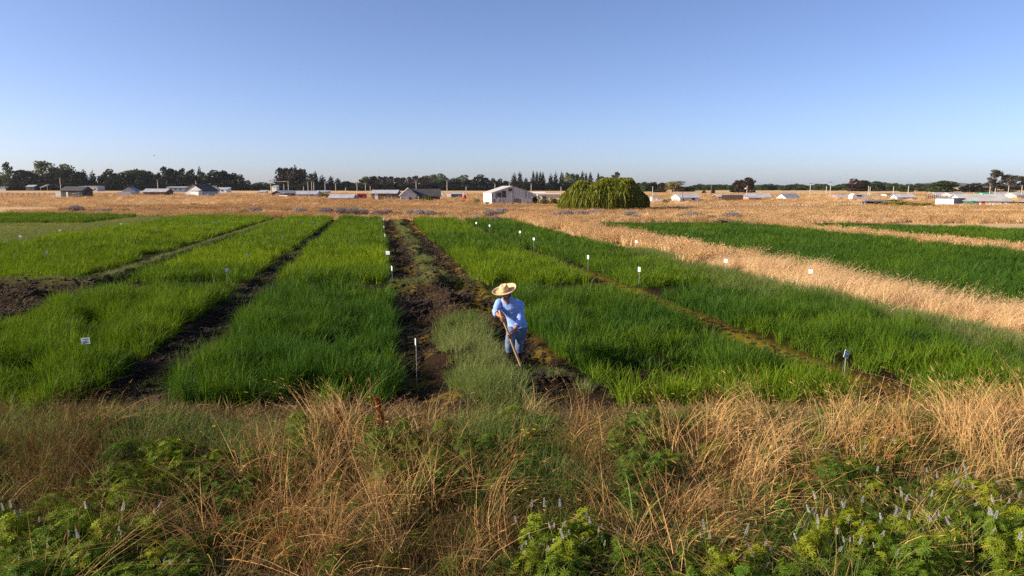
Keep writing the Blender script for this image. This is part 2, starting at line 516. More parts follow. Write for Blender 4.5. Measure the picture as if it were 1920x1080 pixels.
def scatter(name, pts, sxy, sz, idx, coll, tint=None, tilt=0.12, label=None, cat='grass', rot=None, parent=None):
    """Stuff nobody could count: one object whose points carry clump copies (geometry nodes)."""
    pts = np.asarray(pts, np.float32)
    n = len(pts)
    me = bpy.data.meshes.new(name)
    me.vertices.add(n)
    me.vertices.foreach_set('co', pts.ravel())
    if rot is None:
        rot = rng.uniform(0, 2 * math.pi, n)
    ro = np.stack([rng.normal(0, tilt, n), rng.normal(0, tilt, n), rot], -1).astype(np.float32)
    sc = np.stack([np.broadcast_to(sxy, n), np.broadcast_to(sxy, n), np.broadcast_to(sz, n)], -1).astype(np.float32)
    for nm, ty, key, val in (('rot', 'FLOAT_VECTOR', 'vector', ro), ('scl', 'FLOAT_VECTOR', 'vector', sc)):
        me.attributes.new(nm, ty, 'POINT').data.foreach_set(key, val.ravel())
    me.attributes.new('pick', 'INT', 'POINT').data.foreach_set('value', np.asarray(idx, np.int32))
    me.attributes.new('tint', 'FLOAT', 'POINT').data.foreach_set('value', np.clip(np.broadcast_to(0 if tint is None else tint, n), 0, 1).astype(np.float32))
    o = obj(name, me)
    nt = bpy.data.node_groups.new(name, 'GeometryNodeTree')
    nt.interface.new_socket('Geometry', in_out='INPUT', socket_type='NodeSocketGeometry')
    nt.interface.new_socket('Geometry', in_out='OUTPUT', socket_type='NodeSocketGeometry')
    gi, go = N(nt, 'NodeGroupInput'), N(nt, 'NodeGroupOutput')
    ci = N(nt, 'GeometryNodeCollectionInfo')
    ci.inputs['Collection'].default_value = coll
    ci.inputs['Separate Children'].default_value = True
    ci.inputs['Reset Children'].default_value = True
    ip = N(nt, 'GeometryNodeInstanceOnPoints')
    ip.inputs['Pick Instance'].default_value = True
    def na(nm, ty):
        a = N(nt, 'GeometryNodeInputNamedAttribute', data_type=ty)
        a.inputs['Name'].default_value = nm
        return a.outputs['Attribute']
    nt.links.new(gi.outputs[0], ip.inputs['Points'])
    nt.links.new(ci.outputs[0], ip.inputs['Instance'])
    nt.links.new(na('pick', 'INT'), ip.inputs['Instance Index'])
    er = N(nt, 'FunctionNodeEulerToRotation')
    nt.links.new(na('rot', 'FLOAT_VECTOR'), er.inputs[0])
    nt.links.new(er.outputs[0], ip.inputs['Rotation'])
    nt.links.new(na('scl', 'FLOAT_VECTOR'), ip.inputs['Scale'])
    nt.links.new(ip.outputs[0], go.inputs[0])
    md = o.modifiers.new('scatter', 'NODES')
    md.node_group = nt
    return tag(o, label, cat, None, 'stuff')

def jitter_grid(s0, s1, y0, y1, d):
    a, b = np.meshgrid(np.arange(s0, s1, d), np.arange(y0, y1, d))
    a, b = a.ravel(), b.ravel()
    return a + rng.uniform(-.5, .5, len(a)) * d, b + rng.uniform(-.5, .5, len(b)) * d

def inview(x, y, z=0.4, m=110):
    px, py = proj(x, y, z)
    return (px > -m) & (px < 1920 + m) & (py < 1080 + 2.2 * m)

# --- rice plots
rice_near = collect('rice_clump', [blades(17, .085, .28, .54, .36 if i < 4 else .62, .0125, 4, .6 if i < 4 else .85).mesh('rice_clump', M['rice']) for i in range(6)])
rice_far = collect('rice_patch', [blades(34, .22, .26, .52, .32, .022, 3, .5).mesh('rice_patch', M['rice']) for i in range(5)])

def rice_tint(s, y, blocks, seed):
    t = np.full(len(s), .3)
    for y0, y1, v in blocks:
        t = t + (v - .3) * band(y + (vnoise(s, y, .8, seed) - .5) * .5, y0, y1, .15)
    return t + (fbm(s, y, 2.0, seed + 1) - .5) * .7 + (vnoise(s, y, .5, seed + 2) - .5) * .3

def rice_plot(label, s0, s1, y0, y1, blocks, seed, hs=1.0, gaps=(), cross=()):
    P3, SX, SZ, IX, TT = [], [], [], [], []
    for (ya, yb, d, kind) in ((y0, 19, .105, 0), (19, 34, .17, 0), (34, 100, .26, 1)):
        ya, yb = max(ya, y0), min(yb, y1)
        if yb <= ya:
            continue
        s, y = jitter_grid(s0, s1, ya, yb, d)
        x = s - K * y
        e = (fbm(s, y, 1.1, seed + 5) - .5) * 1.3 + (vnoise(s, y, .35, seed + 6) - .5) * .35
        k = inview(x, y) & (y < yfar(x) - .4 + e) & (s > s0 + .05 + e * .5) & (s < s1 - .05 + e * .5)
        hn = .45 * fbm(s, y, 1.3, seed + 7) + .55 * fbm(s, y, .42, seed + 11)
        hn = np.clip(.5 + (hn - .5) * 2.2, 0, 1)
        k &= rng.uniform(0, 1, len(s)) < (.12 + 1.0 * sstep(.22, .62, hn))
        for cy, cw in cross:
            k &= np.abs(y - cy - (fbm(s, s * 0, .9, seed + 9) - .5) * 1.2) > cw * (.3 + 1.3 * vnoise(s, y, .5, seed + 8))
        for gs, gy, gr in gaps:
            k &= ((s - gs) ** 2 + (y - gy) ** 2) > (gr * rng.uniform(.7, 1.1, len(s))) ** 2
        s, y, x, hn = s[k], y[k], x[k], hn[k]
        P3.append(np.stack([x, y, ground_z(x, y) - .02], -1))
        wd = {0: 1.0 if d < .12 else 1.45, 1: 1.25}[kind]
        SX.append(np.full(len(s), wd))
        SZ.append((.50 + .95 * hn) * hs * rng.uniform(.8, 1.15, len(s)) * np.where(rng.uniform(0, 1, len(s)) < .04, 1.3, 1))
        IX.append(rng.randint(0, 6, len(s)) if kind == 0 else rng.randint(100, 105, len(s)))
        TT.append(rice_tint(s, y, blocks, seed))
    P3, SX, SZ, IX, TT = [np.concatenate(a) for a in (P3, SX, SZ, IX, TT)]
    return P3, SX, SZ, IX, TT

# one collection holds both clump sizes so that a plot is a single object
rice_all = bpy.data.collections.new('rice_all')
for c in (rice_near, rice_far):
    for o in list(c.objects):
        rice_all.objects.link(o)
NN = len(rice_near.objects)

def rice(label, *a, **k):
    P3, SX, SZ, IX, TT = rice_plot(label, *a, **k)
    IX = np.where(IX >= 100, IX - 100 + NN, IX)
    return scatter('rice_plants', P3, SX, SZ, IX, rice_all, TT, .10, label, 'rice')

rice('green rice filling the long plot between the two dark furrows left of the farmer', -3.42, .36, 9.95, 90, ((9, 21.5, .08), (21.5, 26, .45), (26, 34, .85), (34, 50, .55), (50, 70, .35)), 100, 1.04, cross=((22, 1.1), (33, .25), (48, .3)))
rice('green rice with the blue card standing in it, left of the narrow dark furrow', -8.75, -4.55, 9.6, 90, ((9, 13, .45), (13, 19, .55), (19, 26, .40), (26, 33, .95), (33, 90, .65)), 200, .95, gaps=((-4.6, 21, .5), (-5.0, 33, .5), (-4.8, 16, .4)), cross=((22.6, 1.0), (33.5, .35), (47, .3)))
rice('bright green rice on the far left plot behind the bare clods', -20.2, -10.75, 23.6, 90, ((23, 30, .75), (30, 40, .6), (40, 55, .8), (55, 90, .7)), 300, .9, gaps=((-11, 32, 1.0), (-11, 33.2, .9), (-15, 46, 1.2)), cross=((40, .25), (55, .3)))
rice('thin strip of rice beyond the weedy track at the far left', -70, -26.5, 62, 90, ((60, 90, .4),), 400, .9)
rice('green rice directly behind the farmer, edged by yellow algae', 3.5, 7.36, 9.95, 90, ((9, 11.5, .55), (11.5, 16, .12), (16, 21.8, .25), (22.4, 33, .75), (33, 46, .25), (46, 70, .65)), 500, 1.0, gaps=((7.4, 21.4, .7), (6.3, 24.0, .5), (3.4, 21, .6)), cross=((22.1, 1.2), (33, .35), (46, .3)))
rice('green rice around the tilted blue card, right of the yellow algae furrow', 8.42, 12.3, 9.9, 90, ((9, 12.5, .35), (12.5, 16, .3), (16, 22, .05), (22, 30, .4), (30, 70, .2)), 600, .92, gaps=((8.6, 21.4, .9), (8.3, 26, .6), (12.4, 24.5, .9)), cross=((21.6, .8), (33, .3)))
rice('dark green rice plot beyond the tall dry bank on the right', 17.1, 31.4, 11, 57.5, ((10, 60, .12),), 700, .85)
rice('far strips of rice beyond the second dry bank at the right edge', 33.4, 47, 33, 55, ((30, 60, .2),), 800, .8, gaps=((36, 44, 3), (42, 50, 3)))
# --- dry grass: banks, pasture
dry_tall = [blades(30, .17, .45, .95, .55, .0065, 5, .75, head=.07, lean_dir=.35).mesh('dry_tussock', M['dry' if i < 5 else 'straw_stem']) for i in range(10)]
dry_big = [blades(70, .45, .35, .8, .45, .028, 3, .6, head=.10, lean_dir=.2).mesh('dry_patch', M['dry']) for i in range(5)]
brown_c = [blades(34, .16, .35, .8, .5, .006, 4, .7, head=.05).mesh('brown_tussock', M['brown']) for i in range(4)]
soft_c = [blades(40, .13, .14, .34, .5, .006, 3, .6).mesh('soft_tuft', M['soft']) for i in range(4)]
weed_c = [leafy(130, .42, .22, .045, per=9, long=4.2).mesh('weed_clump', M['weed']) for i in range(4)]
straw_c = [blades(16, .16, .02, .09, 2.2, .008, 3, .2).mesh('straw_bits', M['straw']) for i in range(4)]
C_straws = collect('g_straws', dry_tall[5:])
C_dry, C_patch, C_brown = collect('a_dry', dry_tall[:5]), collect('b_patch', dry_big), collect('c_brown', brown_c)
C_soft, C_weed, C_straw = collect('d_soft', soft_c), collect('e_weed', weed_c), collect('f_straw', straw_c)

def spread(name, s0, s1, y0, y1, d, coll, keep, size, hgt, tint, label, cat='grass', tilt=.15, sheared=True, rot=None):
    s, y = jitter_grid(s0, s1, y0, y1, d)
    x = s - K * y if sheared else s
    k = inview(x, y) & (rng.uniform(0, 1, len(s)) < keep(x, y, s))
    x, y, s = x[k], y[k], s[k]
    z = ground_z(x, y) - .02
    n = len(x)
    rt = None if rot is None else rng.normal(rot[0], rot[1], n)
    return scatter(name, np.stack([x, y, z], -1), size * rng.uniform(.8, 1.2, n), hgt(x, y, s) * rng.uniform(.75, 1.2, n),
                   rng.randint(0, len(coll.objects), n), coll, tint(x, y, s) + rng.normal(0, .12, n), tilt, label, cat, rt)

spread('dry_grass', 12.2, 17.6, 10, 30, .20, C_dry,
       lambda x, y, s: band(s + (fbm(x, y, 2, 61) - .5) * 1.6 - .6 * sstep(18, 11, y), 13.3, 15.5, .45) * (.03 + 1.1 * sstep(.38, .62, fbm(x, y, 1.2, 62))), 1.2,
       lambda x, y, s: .40 + .55 * fbm(x, y, 2.2, 63), lambda x, y, s: .75 + (fbm(x, y, 1.5, 64) - .5) * 1.2,
       'tall pale dry grass leaning over the bank between the two green plots on the right', rot=(0, .7))
spread('dry_grass', 12.4, 18.6, 28, 72, .42, C_patch,
       lambda x, y, s: band(s + (fbm(x, y, 3, 61) - .5) * 2.2, 13.3, 15.8, .6) * (.3 + .9 * fbm(x, y, 2, 62)), .9,
       lambda x, y, s: .5 + .5 * fbm(x, y, 3, 63), lambda x, y, s: .6 + (fbm(x, y, 3, 64) - .5) * 1.2,
       'far stretch of dry grass on the bank running back towards the willow')
spread('dry_grass', 30.6, 34, 18, 58, .36, C_patch,
       lambda x, y, s: band(s + (fbm(x, y, 3, 65) - .5) * 1.6, 31.3, 33.1, .35) * (.6 + .7 * fbm(x, y, 2, 62)), .8,
       lambda x, y, s: .45 + .5 * fbm(x, y, 2, 63), lambda x, y, s: .3 + (fbm(x, y, 3, 64) - .5) * 1.2,
       'second narrower bank of rusty dry grass at the right edge')
past = lambda x, y, s: sstep(-.5, 1.5, y - yfar(x) + (fbm(x, y, 4, 66) - .5) * 3) * np.maximum(1 - sstep(20, 26, s) * (1 - sstep(53, 58, y)), sstep(47.5, 49, s))
spread('dry_grass', -62, 95, 36, 112, .62, C_patch, lambda x, y, s: past(x, y, x + K * y) * (.55 + .6 * fbm(x, y, 3, 67)), 1.25,
       lambda x, y, s: .35 + .5 * fbm(x, y, 5, 68), lambda x, y, s: .5 + (fbm(x * .25, y, 3.5, 69) - .5) * 2.4,
       'golden dry pasture grass behind the rice plots', sheared=False)
spread('dry_grass', -300, 330, 110, 330, 1.9, C_patch, lambda x, y, s: .35 + .9 * fbm(x, y, 12, 67), 2.4,
       lambda x, y, s: .22 + .45 * fbm(x, y, 16, 68) + .5 * band(y, 118, 150, 8) * band(x, -52, -3, 5) * fbm(x, y, 6, 70), lambda x, y, s: .5 + (fbm(x * .2, y, 9, 69) - .5) * 2.4 - .9 * band(y, 118, 152, 8) * band(x, -52, -3, 5),
       'distant golden pasture around the houses', sheared=False)
spread('brown_grass', -62, 95, 40, 112, .9, C_brown, lambda x, y, s: past(x, y, x + K * y) * sstep(.44, .64, fbm(x * .35, y, 3, 96)) * .9, 2.2,
       lambda x, y, s: .9 + 0 * x, lambda x, y, s: .5 + 0 * x, 'olive brown weeds mixed into the golden pasture', sheared=False)
# --- low green growth on berms and between plots
def berm_keep(x, y, s):
    wide = band(s + (fbm(x, y, .8, 71) - .5) * .4, 1.3, 2.3, .14) * band(y, 9.3, 15.3, .5)
    thin = np.exp(-((s - 2.0) / .3) ** 2) * sstep(23, 27, y) * sstep(.36, .6, fbm(x, y, 2.2, 72)) * .9
    cross = band(s, .4, 3.4, .1) * np.exp(-((y - 22.2) / .35) ** 2) * .5
    left = np.exp(-((s + 9.5) / .3) ** 2) * sstep(23, 24, y) * .8 + band(s, -40, -9.4, .3) * np.exp(-((y - 23.2) / .3) ** 2) * .45
    return np.maximum.reduce([wide, thin, cross, left])
spread('soft_grass', -24, 3.6, 9.2, 66, .115, C_soft, lambda x, y, s: berm_keep(x, y, s) * np.where(y > 26, .45, .95) * sstep(.18, .5, fbm(x, y, .35, 98)), 1.1,
       lambda x, y, s: np.where(y < 15.5, .7 + .9 * fbm(x, y, .5, 97), .55), lambda x, y, s: .6 + (fbm(x, y, .6, 73) - .5) * 2.0,
       'soft grey green grass on the low earth ridges between the plots')
spread('soft_grass', 9.6, 13.4, 9.5, 34, .17, C_soft, lambda x, y, s: band(s + (fbm(x, y, 1.5, 74) - .5) * 1.4, 11.2 - .9 * sstep(20, 10, y), 13.4, .4) * .75, 1.3,
       lambda x, y, s: 1.0 + 0 * x, lambda x, y, s: .45 + (fbm(x, y, 1.1, 75) - .5) * 1.2,
       'thin patchy olive grass along the foot of the right dry bank')
spread('soft_grass', -72, -19.5, 30, 80, .33, C_soft, lambda x, y, s: band(s + (fbm(x, y, 2, 76) - .5) * 3, -80, -21.2, .6) * np.where((s < -26) & (y > 61), 0, .75), 1.9,
       lambda x, y, s: .8 + 0 * x, lambda x, y, s: .6 + (fbm(x, y, 3, 75) - .5) * 1.2,
       'short weedy grass over the track at the far left')
spread('soft_grass', -4.4, -3.4, 10, 60, .2, C_soft, lambda x, y, s: sstep(.62, .72, fbm(x, y, 1.2, 78)) * .8, .9,
       lambda x, y, s: .6 + 0 * x, lambda x, y, s: .2 + 0 * x, 'sparse green sprouts in the narrow dark furrow')
def straw_keep(x, y, s):
    ridge = np.exp(-((s - 1.85) / .35) ** 2) * band(y, 15, 21.5, .5) * 1.0
    return np.maximum.reduce([ridge, band(s, .4, 3.4, .15) * .22, band(s, -16, -9.5, .3) * band(y, 16, 23, .5) * .45, np.exp(-((s - 7.85) / .25) ** 2) * .3])
spread('straw_litter', -16, 8.2, 9.6, 40, .16, C_straw, straw_keep, 1.3, lambda x, y, s: 1 + 0 * x,
       lambda x, y, s: .35 + (fbm(x, y, .9, 79) - .5) * 1.3, 'dead straw and roots lying on the bare soil', 'litter')

# --- the verge in front of the camera: a patchwork of plants
def blob_field(blobs, px, py):
    t = np.zeros_like(px)
    for cx, cy, rx, ry, w in blobs:
        t = np.maximum(t, w * np.exp(-(((px - cx) / rx) ** 2 + ((py - cy) / ry) ** 2)))
    return t

VERGE = {
    'dry': [(650, 840, 90, 70, 1), (590, 960, 170, 110, .9), (400, 1000, 110, 90, .8), (760, 960, 170, 120, .9), (900, 1010, 80, 80, .8), (1400, 830, 130, 70, 1), (1590, 820, 130, 60, 1),
            (1860, 820, 110, 80, 1.1), (1720, 840, 60, 60, .7), (1080, 830, 50, 50, .8), (950, 820, 120, 40, .35), (1250, 960, 90, 90, .7), (450, 860, 60, 60, .5), (1150, 950, 80, 80, .4), (130, 800, 40, 40, .5), (1440, 930, 110, 60, .7), (1280, 850, 60, 60, .8), (1700, 950, 200, 80, .25), (1560, 1000, 100, 60, .3), (200, 1000, 120, 60, .15)],
    'brown': [(80, 860, 110, 90, 1), (330, 930, 130, 60, .8), (480, 870, 70, 60, .6), (850, 880, 160, 70, .5), (1350, 950, 120, 70, .7), (1640, 930, 90, 50, .6), (700, 1020, 300, 60, .5), (1120, 870, 100, 80, .5)],
    'soft': [(330, 800, 230, 40, 1), (920, 800, 110, 50, .9), (60, 800, 90, 40, .7), (1000, 880, 170, 80, .8), (1560, 770, 260, 30, .6), (1200, 800, 90, 40, .7), (1500, 1020, 250, 60, .7), (200, 960, 150, 50, .5), (1750, 970, 220, 100, .8), (120, 1020, 160, 60, .5), (1060, 1040, 120, 50, .5)],
    'weed': [(270, 870, 130, 50, 1), (770, 850, 70, 60, 1), (1200, 860, 45, 70, 1), (900, 850, 70, 50, .7), (560, 810, 35, 35, .8), (740, 800, 40, 30, .8), (1310, 1000, 60, 40, .4), (150, 1010, 180, 90, .7), (1060, 1040, 120, 60, .7), (1600, 880, 80, 50, .6), (1760, 1010, 220, 100, .8), (430, 880, 50, 50, .5), (1420, 1050, 140, 40, .6)],
}
CS = {'dry': (C_straws, .28, .95, 1.0), 'brown': (C_brown, .24, 1, 1), 'soft': (C_soft, .13, 1.2, 1.3), 'weed': (C_weed, .21, .95, .95)}
LB = {'dry': ('dry_grass', 'tall tangled straw coloured grass with arching stems along the verge in front'),
      'brown': ('brown_grass', 'thin dull brown seeding grass among the verge plants'),
      'soft': ('soft_grass', 'short green grass along the inner edge of the verge'),
      'weed': ('leafy_weeds', 'feathery green weeds growing between the dry grass of the verge')}
for kind in ('dry', 'brown', 'soft', 'weed'):
    coll, d, sx, sz = CS[kind]
    x, y = jitter_grid(-9, 9, 3.4, 9.75, d)
    px, py = proj(x, y, np.full_like(x, .42))
    f = (.95 if kind == 'dry' else 1) * blob_field(VERGE[kind], px + (fbm(x, y, .6, 91) - .5) * 120, py + (fbm(x, y, .6, 92) - .5) * 70) + {'dry': .04, 'brown': .08, 'soft': .15, 'weed': .11}[kind]
    k = inview(x, y) & (rng.uniform(0, 1, len(x)) < f) & (y < (9.35 if kind == 'dry' else 9.05) + (fbm(x, y, .7, 93) - .5) * .9)
    x, y, f = x[k], y[k], f[k]
    n = len(x)
    hz = sz * (.55 + .5 * np.clip(f, 0, 1)) * rng.uniform(.75, 1.25, n)
    scatter(LB[kind][0], np.stack([x, y, ground_z(x, y) - .03], -1), sx * rng.uniform(.8, 1.25, n), hz, rng.randint(0, len(coll.objects), n), coll,
            (.35 if kind != 'weed' else .2) + (fbm(x, y, .9, 94) - .5) * 1.5, .18, LB[kind][1], 'weeds' if kind == 'weed' else 'grass')
x, y = jitter_grid(-9, 9, 3.4, 9.7, .11)
k = inview(x, y)
x, y = x[k], y[k]
scatter('straw_litter', np.stack([x, y, ground_z(x, y) + .01], -1), 1.2, 1.6, rng.randint(0, 4, len(x)), C_straw, .3 + (fbm(x, y, .6, 95) - .5), .3,
        'flattened dead stems matting the ground of the verge', 'litter')

# --- lupins: each plant a thing
def palmate(n, h, radius, rs):
    return leafy(n, h, radius, .052, rs, per=8, long=3.4)

def spike(h, rs):
    """Flower spike: whorls of small florets narrowing upward, on a bare stem."""
    st, fl = MB(), MB()
    bend = rs.normal(0, .03, 2)
    top = np.array((bend[0], bend[1], h))
    st.tube([(0, 0, 0), (bend[0] * .4, bend[1] * .4, h * .5), top], [.006, .0055, .003], 4)
    L = rs.uniform(.06, .10)
    for i in range(9):
        t = i / 8
        c = top - np.array((bend[0] * .3, bend[1] * .3, 1)) * L * (1 - t)
        r = .0125 * (1 - .65 * t)
        for j in range(6):
            a = 2 * math.pi * (j / 6 + .09 * i)
            d = np.array((math.cos(a), math.sin(a), .35))
            e = np.array((-math.sin(a), math.cos(a), 0)) * .0055 * (1.2 - .5 * t)
            q = c + d * r
            fl.add([c, q - e, q + d * .006 + np.array((0, 0, .006)), q + e], [(0, 1, 2, 3)])
    return st, fl

rs = np.random.RandomState(21)
LF = [palmate(95, .46, .22, rs).mesh('lupin_foliage', M['lupin']) for i in range(4)]
SPK = []
for i in range(4):
    s_, f_ = spike(1.0 * rs.uniform(.55, .62), rs)
    SPK.append((s_.mesh('lupin_stem', M['lupin']), f_.mesh('lupin_spike', M['flower'])))

def lupin(x, y, sc, nsp, label, group):
    look = ('low', 'middling', 'tall')[0 if sc < .58 else 1 if sc < .7 else 2] + ' ' + ('one', 'two', 'three', 'four')[nsp - 1] + ' spiked '
    e = empty('lupin_plant', (x, y, ground_z(x, y)), rs.uniform(0, 6.28), look + label, 'lupin', group)
    e.scale = (sc, sc, sc)
    obj('foliage', LF[rs.randint(4)], e)
    for k in range(nsp):
        a, b = SPK[rs.randint(4)]
        r, ph = rs.uniform(.02, .16), rs.uniform(0, 6.28)
        st = obj('flower_stem', a, e, (r * math.cos(ph), r * math.sin(ph), 0), rs.uniform(0, 6.28))
        st.rotation_euler = (rs.normal(0, .22), rs.normal(0, .22), rs.uniform(0, 6.28))
        st.scale = (1, 1, rs.uniform(.7, 1.25))
        obj('flower_spike', b, st)

def lupin_group(px0, px1, py0, py1, n, sc, label, group, nsp=(1, 4)):
    sc = sc * .64
    for i in range(n):
        g = G(rs.uniform(px0, px1), rs.uniform(py0, py1), .42 * sc)
        lupin(g[0], g[1], sc * rs.uniform(.65, 1.35), rs.randint(*nsp), label, group)

lupin_group(10, 330, 985, 1075, 20, 1.0, 'lilac lupin in the clump at the lower left corner', 'lupins at the lower left corner', (1, 3))
lupin_group(990, 1130, 1000, 1075, 12, 1.0, 'lilac lupin in the clump below the middle of the verge', 'lupins below the middle of the verge', (1, 4))
lupin_group(1280, 1460, 1040, 1085, 10, .95, 'pale lupin among green reeds at the bottom edge', 'lupins among the reeds at the bottom edge', (1, 4))
lupin_group(1530, 1680, 850, 905, 12, .9, 'pale lupin in the arching dry grass on the right', 'lupins in the arching dry grass', (1, 4))
lupin_group(1560, 1915, 920, 1070, 46, 1.0, 'lupin in the broad flowering patch at the lower right corner', 'lupins at the lower right corner', (1, 5))
lupin_group(525, 640, 885, 915, 4, .8, 'mauve lupin in brown grass left of the middle', 'lupins in the brown grass', (1, 3))
lupin_group(1500, 1560, 1000, 1060, 6, .95, 'lupin between the reeds and the right hand patch', 'lupins beside the reeds', (1, 4))

# --- a rust coloured dock, reeds, small yellow flowers
def dock(px, py, h, label):
    g = G(px, py)
    e = empty('dock_plant', (g[0], g[1], ground_z(g[0], g[1])), 0, label, 'dock plant')
    st, sd_ = MB(), MB()
    st.tube([(0, 0, 0), (-.01, 0, h * .5), (-.05, 0, h)], [.008, .006, .003], 5)
    for i in range(520):
        t = rs.uniform(.35, 1)
        side = rs.randint(0, 4)
        c = np.array((-.05 * t * t, 0, h * t)) + np.array((math.cos(side * 1.7), math.sin(side * 1.7), .8)) * rs.uniform(0, .055) * (1.25 - t)
        c += rs.normal(0, .010, 3)
        d = rs.normal(0, .009, (4, 3))
        sd_.add(c + d, [(0, 1, 2, 3)])
    st.build('stem', M['rust'], e)
    sd_.build('seed_head', M['rust'], e)
dock(716, 838, .56, 'rust brown dock with a dense upright seed head at the inner edge of the verge')
dock(640, 832, .36, 'smaller russet dock just left of the tall rust brown one')

def reed(px, py, n, h, w, label, group=None):
    g = G(px, py, .2)
    e = empty('reed_plant', (g[0], g[1], ground_z(g[0], g[1]) - .02), rs.uniform(0, 6.28), label, 'reed', group)
    for i in range(n):
        blades(1, .05, h * .7, h, .35, w, 6, .8, rs).build('leaf', M['reed'], e, rz=rs.uniform(0, 6.28))
reed(1190, 1010, 4, .95, .022, 'tall dark green reed standing alone in the verge below the farmer')
reed(1060, 1060, 5, .6, .022, 'low arching reed with a yellowing leaf beside the middle lupins')
reed(1870, 870, 3, .75, .024, 'bent dark reed leaf at the right edge above the lupins')
for px, py in ((1370, 1000), (1400, 985), (1345, 1010), (1500, 985), (1530, 970), (1560, 975), (1590, 990), (1480, 1030), (1440, 1010), (1330, 1040)):
    reed(px, py, rs.randint(4, 7), .55, .016, 'upright fresh green reed in the stand left of the lower right lupins', 'reeds in the fresh green stand')

def yellow(px, py, z, label, group):
    g = G(px, py, z)
    z0 = float(ground_z(g[0], g[1]))
    e = empty('yellow_flower', (g[0], g[1], z0), rs.uniform(0, 6), label, 'flower', group)
    MB().tube([(0, 0, 0), (.01, 0, z - z0)], [.003, .002], 4).build('stem', M['weed'], e)
    f = MB()
    for k in range(7):
        a = k * .9
        f.add([(0.01, 0, z - z0), (.01 + .018 * math.cos(a - .3), .018 * math.sin(a - .3), z - z0 + .008), (.01 + .026 * math.cos(a), .026 * math.sin(a), z - z0 + .006), (.01 + .018 * math.cos(a + .3), .018 * math.sin(a + .3), z - z0 + .008)], [(0, 1, 2, 3)])
    f.build('petals', M['yflower'], e)
for px, py in ((978, 807), (1002, 806), (988, 813), (690, 745), (336, 825), (402, 800)):
    yellow(px, py, .5, 'tiny yellow flower on a thin stem at the inner edge of the verge', 'yellow flowers along the verge')
# ------------------------------------------------------------------ trees: unit crowns (height 1, width 1), shared by copies of a kind
tr = np.random.RandomState(5)

def leaf_quads(mb, c, n, rx, rz, size, rs, droop=0.0):
    for i in range(n):
        d = rs.normal(0, 1, 3)
        d /= np.linalg.norm(d)
        d *= rs.uniform(.45, 1.0) ** .5
        p = c + d * np.array((rx, rx, rz))
        u = rs.normal(0, 1, 3)
        u[2] -= droop
        u /= np.linalg.norm(u)
        v = np.cross(u, rs.normal(0, 1, 3))
        v /= np.linalg.norm(v)
        s = size * rs.uniform(.6, 1.4)
        w = s * rs.uniform(.5, .9)
        mb.add([p - u * s - v * w * .4, p - u * s * .2 + v * w, p + u * s, p + u * s * .1 - v * w], [(0, 1, 2, 3)])

def crown_broad(rs, lobes=17, n=95, base=.02, size=.036):
    mb = MB()
    for k in range(lobes):
        t = rs.uniform(0, 1)
        a = rs.uniform(0, 6.28)
        r = .33 * math.sin(math.pi * (.18 + .72 * t)) * rs.uniform(.5, 1.1)
        c = np.array((r * math.cos(a), r * math.sin(a), base + .12 + (1 - base - .24) * t))
        leaf_quads(mb, c, n, rs.uniform(.12, .20), rs.uniform(.08, .13), size, rs)
    leaf_quads(mb, np.array((0, 0, .5)), n * 3, .30, .36, size * 1.7, rs)
    leaf_quads(mb, np.array((0, 0, .16)), n * 2, .38, .17, size * 1.6, rs)
    return mb

def crown_conifer(rs, tiers=17, n=34, size=.040, lean=0):
    mb = MB()
    leaf_quads(mb, np.array((0, 0, .28)), 260, .30, .28, .07, rs)
    leaf_quads(mb, np.array((0, 0, .6)), 160, .17, .3, .05, rs)
    for k in range(tiers):
        t = k / (tiers - 1)
        r = (.5 * (1 - t) ** .62 + .05) * rs.uniform(.75, 1.1)
        for j in range(max(6, int(n * (1 - .75 * t)))):
            a = rs.uniform(0, 6.28)
            q = r * rs.uniform(.25, 1)
            p = np.array((q * math.cos(a), q * math.sin(a), .08 + .91 * t - q * .12 + rs.normal(0, .018)))
            leaf_quads(mb, p, 2, .05 * (1.2 - t), .022, size * (1.35 - .6 * t), rs, .5)
    return mb

def crown_poplar(rs, n=1300, size=.040):
    mb = MB()
    for k in range(26):
        t = k / 25
        r = .42 * math.sin(math.pi * (.12 + .80 * t)) ** .8
        a = rs.uniform(0, 6.28)
        c = np.array((r * .45 * math.cos(a), r * .45 * math.sin(a), .08 + .88 * t))
        leaf_quads(mb, c, n // 26, r * .75 + .05, .06, size, rs, -.5)
    return mb

def crown_euca(rs, lobes=20, n=60, size=.034):
    mb = MB()
    for k in range(lobes):
        t = rs.uniform(.15, 1)
        a = rs.uniform(0, 6.28)
        r = .38 * rs.uniform(.2, 1) * (.55 + .45 * math.sin(math.pi * t))
        leaf_quads(mb, np.array((r * math.cos(a), r * math.sin(a), .10 + .84 * t)), n, rs.uniform(.09, .17), rs.uniform(.05, .09), size, rs)
    return mb

def trunk(rs, top=.7, limbs=5, rad=.028):
    mb = MB()
    mb.tube([(0, 0, -.02), (rs.normal(0, .012), rs.normal(0, .012), top * .5), (rs.normal(0, .02), 0, top)], [rad, rad * .7, rad * .25], 6)
    for k in range(limbs):
        z = top * rs.uniform(.3, .85)
        a = rs.uniform(0, 6.28)
        L = rs.uniform(.18, .34)
        mb.tube([(0, 0, z), (math.cos(a) * L * .5, math.sin(a) * L * .5, z + L * .35), (math.cos(a) * L, math.sin(a) * L, z + L * .6)], [rad * .5, rad * .3, rad * .1], 4)
    return mb

